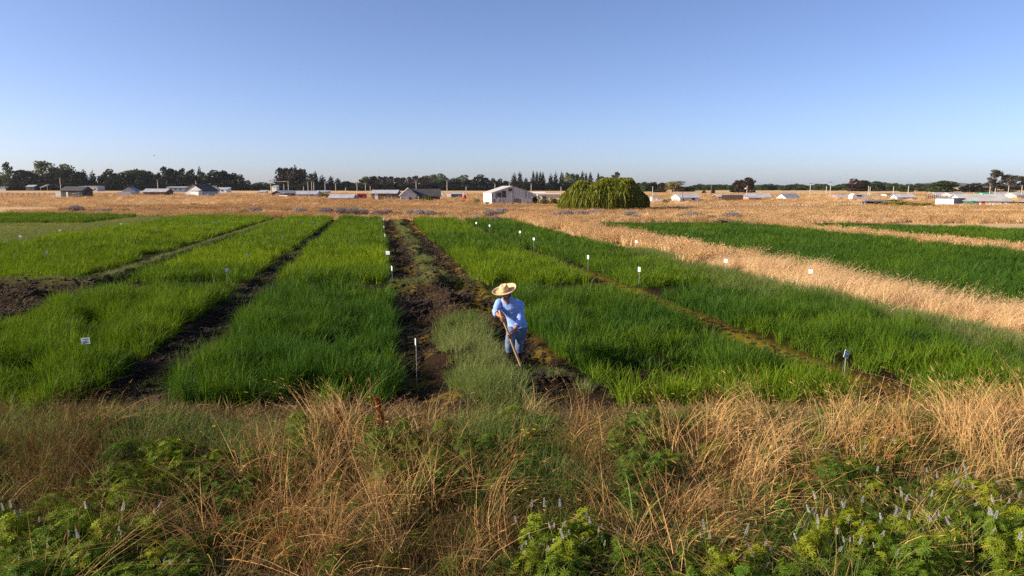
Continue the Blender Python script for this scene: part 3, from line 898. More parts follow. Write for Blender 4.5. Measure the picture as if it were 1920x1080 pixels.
TREE_KINDS = {'dark': ('b', 't_dark'), 'brown': ('b', 't_brown'), 'green': ('b', 't_green'), 'pale': ('e', 't_pale'), 'tan': ('e', 't_tan'), 'grey': ('e', 't_grey'),
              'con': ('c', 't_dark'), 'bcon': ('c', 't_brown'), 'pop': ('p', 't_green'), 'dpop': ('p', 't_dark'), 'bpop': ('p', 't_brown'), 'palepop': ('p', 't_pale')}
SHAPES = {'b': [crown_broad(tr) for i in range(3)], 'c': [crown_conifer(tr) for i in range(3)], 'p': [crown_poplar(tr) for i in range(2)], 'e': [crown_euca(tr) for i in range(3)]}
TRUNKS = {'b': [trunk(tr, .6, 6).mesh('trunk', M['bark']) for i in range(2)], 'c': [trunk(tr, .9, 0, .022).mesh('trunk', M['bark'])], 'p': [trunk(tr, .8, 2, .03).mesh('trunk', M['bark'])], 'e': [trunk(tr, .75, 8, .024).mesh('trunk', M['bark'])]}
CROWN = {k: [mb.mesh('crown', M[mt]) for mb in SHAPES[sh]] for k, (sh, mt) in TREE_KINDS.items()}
NAME = {'b': 'broadleaf_tree', 'c': 'conifer_tree', 'p': 'columnar_tree', 'e': 'open_crowned_tree'}

def tree(px, top, wpx, kind, Y, label, group=None):
    p = P(px, top, Y)
    gz = float(ground_z(p[0], Y))
    sc = Y * .99 / FPX
    sh = TREE_KINDS[kind][0]
    e = empty(NAME[sh], (p[0], Y, gz - .05), tr.uniform(0, 6.28), label, 'tree', group)
    w = wpx * sc * (1.5 if Y > 300 else 1.25)
    e.scale = (w * 1.08, w * 1.08, p[2] - gz)
    obj('trunk', TRUNKS[sh][tr.randint(len(TRUNKS[sh]))], e)
    obj('crown', CROWN[kind][tr.randint(len(CROWN[kind]))], e)

def row(items, Y, kinds_label, group=None, jit=18):
    for px, top, w, kind in items:
        lb = kinds_label[kind] if isinstance(kinds_label, dict) else kinds_label
        tree(px, top, w, kind, Y + tr.uniform(-jit, jit), lb, (group or '') + ' ' + kind if isinstance(kinds_label, dict) else group)

tree(12, 305, 15, 'pop', 600, 'slender poplar with a sunlit edge, leftmost in the tree line', None)
tree(0, 326, 26, 'dark', 640, 'dark tree cut by the left edge beside the slender poplar')
tree(30, 334, 30, 'dark', 620, 'low dark tree right of the slender poplar')
tree(46, 317, 42, 'dark', 600, 'dark rounded tree between the poplar and the tall pale crowns')
tree(76, 300, 36, 'pale', 640, 'tall pale green eucalyptus, left one of the two standing highest on the left')
tree(113, 301, 32, 'pale', 650, 'tall pale green eucalyptus, right one of the two standing highest on the left')
tree(98, 314, 26, 'brown', 600, 'reddish brown tree below the two tall pale eucalyptus')
row([(88, 325, 34, 'dark'), (118, 316, 34, 'dark'), (134, 312, 22, 'con'), (144, 320, 22, 'dark'), (60, 330, 30, 'dark'), (105, 328, 40, 'dark')], 590, 'dense dark tree under the two tall pale eucalyptus', 'dark trees under the tall eucalyptus')
tree(156, 318, 20, 'bcon', 590, 'brownish cone shaped tree closing the dark wall on the left')
tree(173, 321, 15, 'con', 600, 'narrow dark conifer standing alone in the sky gap on the left')
tree(187, 332, 13, 'con', 600, 'small dark conifer right of the lone narrow one')
tree(201, 315, 24, 'brown', 610, 'brown topped tree just right of the sky gap on the left')
row([(216, 324, 26, 'dark'), (232, 322, 26, 'dark'), (250, 323, 26, 'dark'), (268, 323, 26, 'dark'), (284, 324, 22, 'dark'), (298, 326, 22, 'dark'), (212, 334, 26, 'dark'), (242, 334, 30, 'dark')], 590,
    'dark tree in the front of the wood behind the blue roofed house', 'dark wood behind the blue roofed house')
row([(243, 316, 28, 'green'), (262, 314, 26, 'green')], 640, 'greenish crown rising behind the dark wood on the left', 'greenish crowns behind the dark wood')
row([(279, 319, 18, 'brown'), (295, 322, 14, 'brown')], 600, 'rusty crown at the edge of the dark wood on the left', 'rusty crowns by the dark wood')
row([(308, 313, 17, 'dpop'), (320, 312, 19, 'dark'), (331, 320, 13, 'dpop'), (341, 316, 15, 'dpop'), (350, 320, 13, 'dark'), (326, 330, 26, 'dark'), (344, 332, 24, 'dark')], 600, 'upright dark tree behind the grey gabled house on the left', 'upright dark trees behind the grey gabled house')
row([(359, 318, 15, 'dpop'), (373, 313, 13, 'con'), (380, 323, 12, 'dpop'), (366, 328, 22, 'dark')], 600, 'dark tree in the clump right of the slit of sky', 'dark clump right of the slit of sky')
row([(397, 317, 28, 'dark'), (414, 318, 26, 'dark'), (432, 322, 26, 'dark'), (446, 326, 20, 'dark'), (405, 333, 34, 'dark'), (430, 336, 34, 'dark')], 590, 'dark round tree of the clump ending at the wide gap of sky', 'dark clump at the wide gap of sky')
row([(455, 343, 20, 'dark'), (485, 341, 40, 'green'), (505, 343, 26, 'green'), (472, 347, 26, 'dark')], 620, 'low tree in the wide gap of sky left of the brown conifers', 'low trees in the wide gap of sky')
tree(465, 338, 13, 'palepop', 590, 'small light green upright tree in the wide gap of sky')
row([(524, 315, 17, 'bpop'), (535, 315, 16, 'bpop'), (545, 315, 16, 'bpop'), (553, 310, 15, 'bcon'), (562, 317, 16, 'bpop'), (570, 318, 14, 'bpop'), (583, 326, 14, 'bpop'), (591, 321, 13, 'con'), (604, 329, 16, 'con'), (530, 332, 24, 'dark'), (556, 332, 30, 'dark'), (578, 336, 26, 'dark'), (598, 340, 24, 'dark')],
    580, {'bpop': 'brownish upright tree in the tall clump right of the wide gap', 'bcon': 'brownish pointed conifer, the highest of the clump right of the wide gap', 'con': 'dark pointed tree at the falling right end of the brownish clump', 'dark': 'dark tree filling the foot of the brownish clump'}, 'brownish clump')
tree(519, 344, 16, 'green', 560, 'low green bush like tree at the foot of the brownish clump')
row([(620, 330, 16, 'con'), (633, 334, 18, 'con'), (648, 338, 18, 'dark'), (660, 341, 18, 'dark'), (626, 344, 24, 'dark')], 590, 'lower dark tree between the brownish clump and the long dark row', 'lower dark trees between clump and row')
row([(686, 330, 24, 'green'), (672, 342, 16, 'green')], 570, 'greener tree at the left end of the long dark row', 'greener trees at the end of the long row')
row([(700, 328, 22, 'brown'), (712, 331, 14, 'bpop'), (722, 331, 14, 'bpop'), (733, 331, 16, 'bpop'), (745, 333, 16, 'bpop'), (757, 333, 16, 'bpop'), (768, 332, 14, 'bpop'), (780, 330, 16, 'bpop'), (790, 333, 16, 'bpop'), (800, 333, 14, 'bpop'), (706, 342, 24, 'dark'), (728, 342, 26, 'dark'), (750, 343, 26, 'dark'), (772, 343, 26, 'dark'), (794, 343, 26, 'dark')],
    570, {'brown': 'rounded brown tree near the left end of the long dark row', 'bpop': 'brownish tree of the even row behind the dark roofed house', 'dark': 'dark tree under the even row behind the dark roofed house'}, 'long row')
row([(797, 327, 16, 'green'), (813, 325, 18, 'green'), (829, 324, 24, 'green'), (866, 327, 28, 'green'), (848, 333, 20, 'green')], 1200, 'hazy bluish green tree far behind the long dark row', 'hazy far trees behind the row')
row([(814, 340, 18, 'dark'), (830, 338, 20, 'dark'), (850, 337, 18, 'dark'), (862, 336, 16, 'brown'), (875, 337, 18, 'dark'), (887, 336, 16, 'dark'), (912, 332, 16, 'dark'), (925, 333, 14, 'dark'), (936, 334, 14, 'dark'), (950, 338, 16, 'dark'), (840, 346, 26, 'dark'), (868, 346, 28, 'dark'), (918, 345, 26, 'dark'), (945, 345, 24, 'dark')],
    570, {'dark': 'dark tree in the row left of the weathered barn', 'brown': 'brown tree in the row left of the weathered barn'}, 'row left of the barn')
tree(897, 326, 25, 'dark', 570, 'bulky dark tree rising above the row left of the weathered barn')
row([(964, 325, 13, 'bcon'), (986, 333, 13, 'bcon'), (1033, 326, 11, 'bcon')], 560, 'brownish conifer in the spiky row behind the barn', 'brownish conifers behind the barn')
row([(975, 322, 12, 'con'), (1000, 321, 10, 'con'), (1007, 321, 9, 'con'), (1013, 322, 9, 'con'), (1018, 323, 10, 'con'), (1042, 323, 10, 'con'), (1053, 323, 13, 'con'), (1092, 321, 11, 'con'), (1099, 324, 9, 'con'), (1107, 323, 11, 'con'), (1122, 324, 10, 'con')], 570, 'spiky dark conifer in the row behind the barn and the willow', 'spiky conifers behind the barn')
row([(1064, 324, 12, 'palepop'), (1074, 326, 14, 'pop'), (1083, 327, 14, 'pop')], 590, 'greenish upright tree among the spiky conifers', 'greenish trees among the conifers')
row([(970, 338, 22, 'dark'), (990, 340, 22, 'dark'), (1012, 338, 26, 'dark'), (1036, 340, 24, 'dark'), (1060, 340, 26, 'dark'), (1084, 340, 26, 'dark'), (1108, 340, 26, 'dark'), (1131, 329, 15, 'dark'), (1141, 330, 15, 'dark'), (1168, 333, 15, 'dark'), (1180, 337, 16, 'dark')], 550, 'dark tree in the lower part of the conifer row', 'dark trees under the conifer row')
tree(1156, 323, 15, 'bpop', 560, 'rusty upright tree peeping over the top of the willow')
row([(1198, 341, 12, 'dark'), (1210, 340, 18, 'green'), (1225, 340, 18, 'dark'), (1218, 349, 22, 'dark')], 480, 'dark tree just right of the willow', 'dark trees right of the willow')
tree(1241, 341, 18, 'brown', 460, 'reddish brown tree between the willow and the tan tree')
tree(1262, 337, 36, 'tan', 420, 'tan yellowish spreading tree behind the white house')
tree(1235, 356, 24, 'green', 400, 'low green tree at the foot of the tan yellowish one')
row([(1276, 349, 22, 'dark'), (1291, 350, 20, 'dark')], 450, 'low dark tree over the roof of the white house', 'low dark trees over the white house')
hz = [(1300, 348, 22), (1315, 344, 15), (1326, 346, 18), (1340, 347, 16), (1355, 346, 16), (1368, 347, 16), (1376, 348, 18), (1420, 346, 18), (1432, 345, 18), (1446, 346, 20), (1460, 347, 18), (1473, 348, 18), (1486, 349, 22), (1500, 350, 20), (1512, 350, 22),
      (1548, 349, 20), (1562, 350, 20), (1596, 349, 18), (1690, 350, 20), (1715, 352, 20), (1735, 352, 22), (1810, 352, 22), (1840, 352, 20)] + [(x, 345.2 + 1.5 * math.sin(x * .13) + 1.2 * math.sin(x * .71), 17) for x in range(1305, 1760, 11)]
row([(a, b, c, 'green') for a, b, c in hz], 640, 'hazy tree in the far line of woods on the right', 'hazy far woods on the right', 60)
tree(1337, 346, 8, 'bcon', 300, 'tiny reddish cypress left of the two tall dark twins')
tree(1320, 356, 8, 'con', 320, 'tiny dark cypress left of the reddish one')
tree(1386, 335, 19, 'brown', 380, 'dark brown tree, lower and left of the tall twins on the right')
tree(1405, 331, 21, 'brown', 370, 'dark brown tree, higher and right of the tall twins on the right')
tree(1378, 347, 16, 'dark', 390, 'low dark tree at the left foot of the tall twins')
row([(1535, 345, 17, 'green'), (1547, 344, 15, 'green'), (1573, 346, 14, 'green'), (1585, 344, 15, 'green')], 620, 'mid green round tree behind the utility poles on the right', 'round trees behind the right hand poles')
tree(1606, 334, 26, 'brown', 480, 'big dark brown tree right of the utility poles')
tree(1621, 336, 24, 'dark', 490, 'big blackish tree against the dark brown one')
row([(1645, 338, 22, 'green'), (1660, 341, 22, 'green'), (1672, 342, 18, 'green'), (1634, 343, 18, 'green')], 520, 'greyish green tree in the group right of the big blackish one', 'greyish green group on the right')
tree(1700, 344, 24, 'green', 430, 'round green tree standing alone with a pole before it')
row([(1718, 352, 18, 'tan'), (1732, 353, 20, 'green'), (1746, 353, 20, 'green'), (1790, 356, 22, 'dark')], 480, 'low bushy tree between the round lone tree and the wide green one', 'low bushy trees on the right')
tree(1769, 337, 42, 'green', 420, 'wide green tree behind the tan gabled house')
tree(1752, 343, 24, 'green', 430, 'lower green tree at the left side of the wide one')
tree(1825, 342, 30, 'dark', 380, 'dark green rounded tree behind the big grey roofed house')
tree(1846, 350, 20, 'brown', 360, 'brownish low tree between the rounded one and the tall grey eucalyptus')
tree(1866, 318, 27, 'grey', 350, 'tall grey eucalyptus, highest tree at the right edge')
row([(1888, 326, 26, 'grey'), (1903, 328, 22, 'grey'), (1917, 329, 18, 'grey'), (1895, 345, 40, 'grey'), (1870, 345, 30, 'grey')], 355, 'grey brown eucalyptus of the group at the right edge', 'grey eucalyptus at the right edge')

fill = [(x, 344 + 3 * math.sin(x * .37), 34, 'dark') for x in range(26, 452, 17)]
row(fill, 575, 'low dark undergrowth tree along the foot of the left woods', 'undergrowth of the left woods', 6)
fill = [(x, 347 + 2 * math.sin(x * .37), 34, 'dark') for x in list(range(526, 612, 15)) + list(range(668, 1196, 16))]
row(fill, 560, 'low dark undergrowth tree along the foot of the middle woods', 'undergrowth of the middle woods', 6)
# --- the willow: arching limbs and hanging strands
def willow():
    Y = 95.0
    a, b = P(1044, 395, Y), P(1219, 395, Y)
    H = P(1130, 333, Y)[2]
    cx, rx = (a[0] + b[0]) / 2, (b[0] - a[0]) / 2
    gz = float(ground_z(cx, Y))
    e = empty('willow_tree', (cx, Y, gz), 0, 'broad weeping willow with hanging yellow green strands in the dry field', 'tree')
    tk = MB()
    w = np.random.RandomState(3)
    tk.tube([(0, 0, -.1), (.1, 0, 1.0), (.3, 0, 2.0)], [.5, .38, .25], 8)
    for i in range(9):
        an = 6.283 * i / 9
        tk.tube([(.1, 0, 1.0), (rx * .2 * math.cos(an), rx * .15 * math.sin(an), 2.2), (rx * .45 * math.cos(an), rx * .3 * math.sin(an), 3.2)], [.14, .09, .04], 5)
    tk.build('trunk', M['bark'], e)
    cr = MB()
    HH = H - gz
    for i in range(5200):
        an, q = w.uniform(0, 6.283), math.sqrt(w.uniform()) * .98
        if i % 3 == 0:
            q = w.uniform(.85, 1.0)
        u, v = q * math.cos(an), q * math.sin(an)
        lump = 1 + .10 * math.sin(5.1 * u + 2 * v) + .07 * math.sin(11 * u - 3 * v + 1)
        top = HH * (1 - .58 * q ** 3.4 * (1.15 if u < 0 else .85)) * lump * w.uniform(.93, 1.0)
        L = min(top - .05, HH * w.uniform(.25, .75) if q < .75 else top * w.uniform(.75, 1.0))
        p0 = np.array((u * rx * .94, v * rx * .75, min(top, HH)))
        out = np.array((math.cos(an), math.sin(an), 0)) * w.uniform(.05, .5)
        n = max(3, int(L / .35))
        sa = w.uniform(0, math.pi)
        sv = np.array((math.cos(sa), math.sin(sa), 0))
        wd_ = w.uniform(.03, .075)
        sway = w.normal(0, .10, 3)
        vs = []
        for j in range(n + 1):                            # one hanging strand: a leafy ribbon of uneven width
            t = j / n
            pq = p0 + out * (2 * t - t * t) + sway * math.sin(t * 4) + np.array((0, 0, -L * t ** 1.2))
            ww = wd_ * (1.15 - .9 * t) * w.uniform(.45, 1.4)
            tw = np.array((w.normal(0, .03), w.normal(0, .03), 0))
            vs += [pq - sv * ww + tw, pq + sv * ww + tw]
        cr.add(vs, [(2 * k, 2 * k + 1, 2 * k + 3, 2 * k + 2) for k in range(n)])
    cr.build('crown', M['willow'], e)
willow()

# --- shrubs: green ones by the houses, grey lilac lupin bushes at the edge of the pasture, yellow broom
def shrub_mesh(rs, n, lobes, size):
    mb = MB()
    for k in range(lobes):
        a, r = rs.uniform(0, 6.28), rs.uniform(0, .36)
        leaf_quads(mb, np.array((r * math.cos(a), r * math.sin(a), rs.uniform(.25, .72))), n, .20, .22, size, rs)
    leaf_quads(mb, np.array((0, 0, .25)), n * 2, .42, .22, size, rs)
    return mb
sr = np.random.RandomState(9)
SH = {k: [shrub_mesh(sr, 60, 9, .05).mesh('foliage', M[m]) for i in range(2)] for k, m in (('green', 'shrub'), ('sage', 'sage'), ('broom', 'broom'))}
def bloom_mesh(rs):
    mb = MB()
    for i in range(330):
        a, r = rs.uniform(0, 6.28), .5 * math.sqrt(rs.uniform())
        p = np.array((r * math.cos(a), r * math.sin(a), (.98 - 1.5 * r * r) * rs.uniform(.75, 1.05)))
        w = .016
        mb.add([p + (-w, 0, 0), p + (w, 0, 0), p + (w * .4, 0, .12), p + (-w * .4, 0, .12)], [(0, 1, 2, 3)])
        mb.add([p + (0, -w, 0), p + (0, w, 0), p + (0, w * .4, .12), p + (0, -w * .4, .12)], [(0, 1, 2, 3)])
    return mb
BL = [bloom_mesh(sr).mesh('blossom', M['lilac']) for i in range(3)]
STEMS = MB()
for k in range(7):
    STEMS.tube([(0, 0, -.05), (.3 * math.cos(k * .9), .3 * math.sin(k * .9), .5)], [.03, .012], 4)
STEMS = STEMS.mesh('stems', M['bark'])

def shrub(px, base, wpx, hpx, kind, label, group=None, bloom=False, name='shrub', cat='shrub'):
    g = G(px, base)
    Y = g[1]
    sc = Y * .99 / FPX
    e = empty(name, (g[0], Y, float(ground_z(g[0], Y)) - .03), sr.uniform(0, 6.28), label, cat, group)
    e.scale = (wpx * sc, wpx * sc * sr.uniform(.7, 1), hpx * sc)
    obj('stems', STEMS, e)
    obj('foliage', SH[kind][sr.randint(2)], e)
    if bloom:
        obj('blossom', BL[sr.randint(3)], e)

for px, base, w, h in ((118, 400, 26, 13), (142, 401, 34, 16), (165, 400, 28, 12), (196, 401, 30, 12), (207, 399, 20, 13), (235, 401, 34, 14), (255, 393, 40, 9), (285, 394, 40, 9), (330, 401, 24, 11), (343, 385, 22, 6), (365, 386, 26, 7)):
    shrub(px, base, w, h, 'sage', 'grey green lupin bush in the pasture edge left of the two left furrows', 'lupin bushes on the left pasture edge', px in (142, 196), 'lupin_bush', 'bush')
for px, base, w, h in ((410, 403, 30, 13), (430, 402, 26, 12), (455, 403, 30, 14), (478, 402, 30, 15), (492, 403, 24, 14), (530, 400, 40, 12), (562, 404, 34, 16), (585, 404, 26, 13), (612, 406, 34, 17), (640, 407, 34, 18), (662, 407, 36, 18), (682, 407, 26, 16)):
    shrub(px, base, w, h, 'sage', 'lilac tinged lupin bush behind the middle of the rice plots', 'lupin bushes behind the middle plots', px in (478, 562, 612, 640, 662, 682), 'lupin_bush', 'bush')
for px, base, w, h in ((712, 408, 32, 14), (728, 406, 22, 14), (745, 407, 26, 14), (770, 409, 26, 16), (786, 410, 24, 18), (806, 409, 28, 15), (828, 410, 26, 15), (845, 411, 22, 10), (893, 413, 24, 10)):
    shrub(px, base, w, h, 'sage', 'dull lilac lupin bush behind the far end of the dug path', 'lupin bushes behind the dug path', px not in (745, 828, 845), 'lupin_bush', 'bush')
for px, base, w, h in ((918, 410, 30, 17), (940, 408, 30, 18), (928, 418, 28, 13), (948, 418, 16, 10), (1040, 410, 30, 12), (1062, 409, 36, 14), (1090, 408, 36, 13), (1116, 405, 36, 12), (1180, 409, 36, 14), (1192, 411, 22, 10)):
    shrub(px, base, w, h, 'sage', 'pale lupin bush in the dry grass between barn and green plots', 'lupin bushes before the barn and willow', True, 'lupin_bush', 'bush')
for px, base, w, h in ((1278, 412, 26, 14), (1295, 411, 30, 15), (1318, 412, 26, 16), (1335, 414, 26, 14), (1372, 413, 40, 16), (1350, 420, 50, 14), (1405, 428, 50, 14), (1430, 428, 26, 12), (1455, 429, 18, 12), (1660, 415, 30, 10)):
    shrub(px, base, w, h, 'sage' if px != 1278 else 'green', 'dusty grey bush along the far edge of the right hand rice plot', 'dusty bushes by the right hand plot', px in (1295, 1372, 1660), 'lupin_bush', 'bush')
shrub(608, 371, 27, 11, 'green', 'dark green shrub beside the low grey roofed shed')
shrub(803, 379, 34, 14, 'green', 'large green shrub before the dark roofed house')
shrub(784, 377, 18, 11, 'green', 'smaller green shrub left of the large one before the dark roofed house')
shrub(868, 382, 14, 8, 'green', 'small green shrub below the red tank')
shrub(894, 385, 20, 15, 'green', 'green shrub left of the barn, the bigger of two')
shrub(913, 386, 13, 9, 'green', 'small olive shrub against the white side of the barn')
shrub(1003, 384, 20, 22, 'green', 'tall dark shrub against the right corner of the barn')
shrub(1020, 387, 26, 16, 'green', 'dark green shrub before the low cream roofed shed')
shrub(1038, 387, 26, 18, 'green', 'green shrub tucked beside the willow')
shrub(1250, 382, 22, 12, 'green', 'green shrub at the left end of the white house')
for px, base, w, h in ((1640, 386, 40, 8), (1665, 390, 40, 13), (1690, 391, 46, 15), (1715, 392, 40, 14), (1735, 392, 36, 14), (1562, 397, 26, 8)):
    shrub(px, base, w, h, 'broom', 'yellowish broom bush in the dry field before the right hand houses', 'yellow broom bushes', False, 'broom_bush', 'bush')
shrub(1672, 379, 50, 7, 'green', 'long low olive shrub behind the yellow broom')
shrub(1881, 389, 13, 7, 'green', 'dark low shrub by the corner of the big grey roofed house')
# ------------------------------------------------------------------ buildings
B = {}
B['white'] = paint('white_paint', (.80, .79, .76), (.68, .67, .64), 1.2, .6)
B['cream'] = paint('cream_paint', (.62, .52, .40), (.52, .43, .33), 1.2, .7)
B['grey'] = paint('grey_board', (.30, .29, .29), (.22, .21, .21), 1.5, .8, .4, wave=('X', 2.2))
B['lgrey'] = paint('pale_grey_paint', (.48, .47, .47), (.40, .39, .39), 1.2, .7)
B['brown'] = paint('brown_board', (.17, .085, .045), (.10, .055, .034), 1.6, .8, .4, wave=('X', 2.2))
B['dark'] = paint('dark_board', (.075, .06, .055), (.045, .038, .036), 1.6, .8, .4, wave=('X', 2.2))
B['maroon'] = paint('maroon_board', (.11, .045, .045), (.07, .034, .034), 1.5, .8)
B['salmon'] = paint('salmon_paint', (.58, .24, .17), (.48, .20, .15), 1.2, .7)
B['green'] = paint('pale_green_paint', (.30, .36, .30), None, 1.2, .7)
B['blue'] = paint('dark_blue_paint', (.045, .065, .14), (.03, .045, .10), 1.2, .6)
B['bluegrey'] = paint('blue_grey_board', (.20, .23, .29), (.15, .17, .22), 1.2, .7, .3, wave=('X', 2.0))
B['tin'] = paint('tin_roof', (.46, .45, .46), (.34, .32, .32), .5, .5, .5, wave=('X', 3.0))
B['tinwarm'] = paint('weathered_tin_roof', (.50, .47, .43), (.38, .35, .32), .6, .6, .5, wave=('X', 3.0))
B['darkroof'] = paint('dark_roof', (.075, .065, .065), (.05, .045, .045), .8, .7, .4, wave=('X', 3.0))
B['blueroof'] = paint('blue_roof', (.03, .11, .30), (.05, .12, .26), .8, .5, .4, wave=('X', 3.0))
B['greenroof'] = paint('green_roof', (.03, .30, .12), (.03, .24, .10), .8, .5)
B['brownroof'] = paint('brown_roof', (.19, .13, .10), (.13, .09, .07), .8, .7)
B['glass'] = paint('window_glass', (.03, .035, .045), (.05, .055, .065), 2, .15)
B['frame'] = paint('window_frame', (.62, .60, .57), None, 2, .6)
B['doorbrown'] = paint('dark_door', (.09, .06, .05), None, 2, .6)
B['red'] = paint('red_paint', (.45, .022, .03), (.36, .02, .025), 1.5, .5)
B['teal'] = paint('green_machine_paint', (.01, .23, .13), (.01, .17, .10), 1.5, .4)
B['wood'] = paint('old_wood', (.20, .16, .12), (.12, .095, .075), 3, .85, .5)
B['palewood'] = paint('pale_post', (.56, .52, .45), (.42, .38, .32), 3, .8)
B['concrete'] = paint('pole_concrete', (.46, .43, .38), (.38, .35, .31), 2, .8)
B['plank'] = [paint('barn_panel_%s' % n, c, d, 1.1, .75, .35, stretch=(3, 3, .35)) for n, c, d in
              (('pale', (.64, .63, .59), (.50, .49, .46)), ('silver', (.54, .53, .50), (.40, .39, .37)), ('mauve', (.40, .37, .36), (.29, .27, .26)), ('dim', (.22, .19, .19), (.15, .13, .13)))]
B['rubber'] = paint('tyre_rubber', (.02, .02, .02), None, 4, .9)

def prism_walls(mb, w, d, hw, hr, gable):
    if gable == 'y':                                       # gable end towards the front
        f = [(-w / 2, hw), (0, hw + hr), (w / 2, hw)]
        v = [(-w / 2, 0, -.3), (w / 2, 0, -.3), (w / 2, 0, hw), (0, 0, hw + hr), (-w / 2, 0, hw)]
        v += [(x, d, z) for x, _, z in v]
        mb.add(v, [(0, 1, 2, 3, 4), (9, 8, 7, 6, 5), (0, 4, 9, 5), (1, 6, 7, 2), (4, 3, 8, 9), (3, 2, 7, 8), (0, 5, 6, 1)])
    elif gable == 'x':
        v = [(-w / 2, 0, -.3), (-w / 2, d, -.3), (-w / 2, d, hw), (-w / 2, d / 2, hw + hr), (-w / 2, 0, hw)]
        v += [(w / 2, y, z) for _, y, z in v]
        mb.add(v, [(0, 4, 3, 2, 1), (5, 6, 7, 8, 9), (0, 5, 9, 4), (1, 2, 7, 6), (4, 9, 8, 3), (3, 8, 7, 2), (0, 1, 6, 5)])
    else:                                                  # single pitch rising to the back
        v = [(-w / 2, 0, -.3), (w / 2, 0, -.3), (w / 2, d, -.3), (-w / 2, d, -.3), (-w / 2, 0, hw), (w / 2, 0, hw), (w / 2, d, hw + hr), (-w / 2, d, hw + hr)]
        mb.add(v, [(0, 3, 2, 1), (4, 5, 6, 7), (0, 1, 5, 4), (1, 2, 6, 5), (2, 3, 7, 6), (3, 0, 4, 7)])

def slab(mb, a, b, c, d, th):
    """A roof sheet: quad a b c d given thickness upwards."""
    a, b, c, d = [np.array(p, float) for p in (a, b, c, d)]
    n = np.cross(b - a, d - a)
    n /= np.linalg.norm(n)
    if n[2] < 0:
        n = -n
    lo = n * .003
    v = [p + lo for p in (a, b, c, d)] + [p + lo + n * th for p in (a, b, c, d)]
    mb.add(v, [(0, 3, 2, 1), (4, 5, 6, 7), (0, 1, 5, 4), (1, 2, 6, 5), (2, 3, 7, 6), (3, 0, 4, 7)])

def roof_mb(w, d, hw, hr, gable, oh, th=.08):
    out = []
    if gable == 'y':
        k = hr / (w / 2)
        for s in (-1, 1):
            mb = MB()
            slab(mb, (0, -oh, hw + hr), (s * (w / 2 + oh), -oh, hw - oh * k), (s * (w / 2 + oh), d + oh, hw - oh * k), (0, d + oh, hw + hr), th)
            out.append(mb)
    elif gable == 'x':
        k = hr / (d / 2)
        for y0 in (-oh, d + oh):
            mb = MB()
            slab(mb, (-w / 2 - oh, d / 2, hw + hr), (-w / 2 - oh, y0, hw - oh * k), (w / 2 + oh, y0, hw - oh * k), (w / 2 + oh, d / 2, hw + hr), th)
            out.append(mb)
    else:
        k = hr / d
        mb = MB()
        slab(mb, (-w / 2 - oh, -oh, hw - oh * k), (w / 2 + oh, -oh, hw - oh * k), (w / 2 + oh, d + oh, hw + hr + oh * k), (-w / 2 - oh, d + oh, hw + hr + oh * k), th)
        out.append(mb)
    return out

def house(name, label, cat, x0, x1, Y, eave, ridge, depth, wall, roof, gable='x', rz=0.0, windows=(), doors=(), oh=.3, group=None, wall2=None):
    """Front spans photograph columns x0..x1 at distance Y; eave and ridge given as rows. windows and doors: fractions along the front."""
    xm = (x0 + x1) / 2
    p = P(xm, eave, Y)
    gz = float(ground_z(p[0], Y))
    w = (x1 - x0) * Y * .99 / FPX / max(.3, math.cos(rz))
    hw = p[2] - gz
    hr = P(xm, ridge, Y)[2] - p[2]
    if gable == 'x':                                       # ridge and far eave are farther away, and the camera looks slightly down
        hr = P(xm, ridge, Y + depth / 2)[2] - p[2]
    if gable == 'm':
        hr = P(xm, ridge, Y + depth)[2] - p[2]
    e = empty(name, (p[0], Y, gz), rz, label, cat, group)
    mb = MB()
    prism_walls(mb, w, depth, hw, hr, gable)
    mb.build('wall', B[wall], e)
    for r in roof_mb(w, depth, hw, hr, gable, oh):
        r.build('roof', B[roof], e)
    for u, v0, v1, ww in windows:
        cx = (u - .5) * w
        f = MB().box(cx - ww / 2, cx + ww / 2, -.05, -.003, v0 * hw, v1 * hw).build('window', B['frame'], e)
        MB().box(cx - ww / 2 + .07, cx + ww / 2 - .07, -.07, -.052, v0 * hw + .07, v1 * hw - .07).build('pane', B['glass'], f)
    for u, v1, ww, mt in doors:
        cx = (u - .5) * w
        dd = MB().box(cx - ww / 2, cx + ww / 2, -.06, -.003, -.1, v1 * hw).build('door', B[mt], e)
        MB().box(cx + ww * .3, cx + ww * .38, -.10, -.062, .45 * v1 * hw, .5 * v1 * hw).build('handle', B['rubber'], dd)
    return e, w, hw, hr

house('shed', 'low white shed cut by the left edge of the picture', 'shed', -14, 10, 560, 352, 349.5, 7, 'lgrey', 'tin', 'x')
e, w, hw, hr = house('shed', 'dark timber shed with a pale door standing first in the left pasture', 'shed', 112, 155, 205, 357, 350, 4.5, 'dark', 'darkroof', 'x', R(-6), [(.65, .35, .62, 1.3), (.85, .3, .8, .5)], [(.3, .8, .6, 'frame')])
MB().box(-w / 2 - 2.1, -w / 2 - .01, .4, 4, -.3, hw * .80).build('annex', B['lgrey'], e)
house('building', 'long white building partly hidden behind the dark timber shed', 'building', 149, 182, 500, 349.5, 349, 9, 'lgrey', 'tin', 'm', 0, [(.55, .3, .6, 1.8), (.85, .3, .6, 1.8)])
e, w, hw, hr = house('shelter', 'small open shelter with a blue side and white roof edge at far left', 'shelter', 48, 63, 560, 350, 347, 4, 'blue', 'tin', 'm', 0, (), [(.5, .7, 2.2, 'maroon')])
e = empty('shelter', P(81, 354, 560), 0, 'tilted white lean-to roof on posts between blue shelter and dark shed', 'shelter')
mb = MB(); slab(mb, (-2.6, 0, .9), (3.4, 0, 3.2), (3.4, 4, 3.2), (-2.6, 4, .9), .25); mb.build('roof', B['white'], e)
for sx, h in ((-2.4, .9), (3.2, 3.0)):
    MB().box(sx - .1, sx + .1, .2, .4, -2.5, h).build('post', B['palewood'], e)
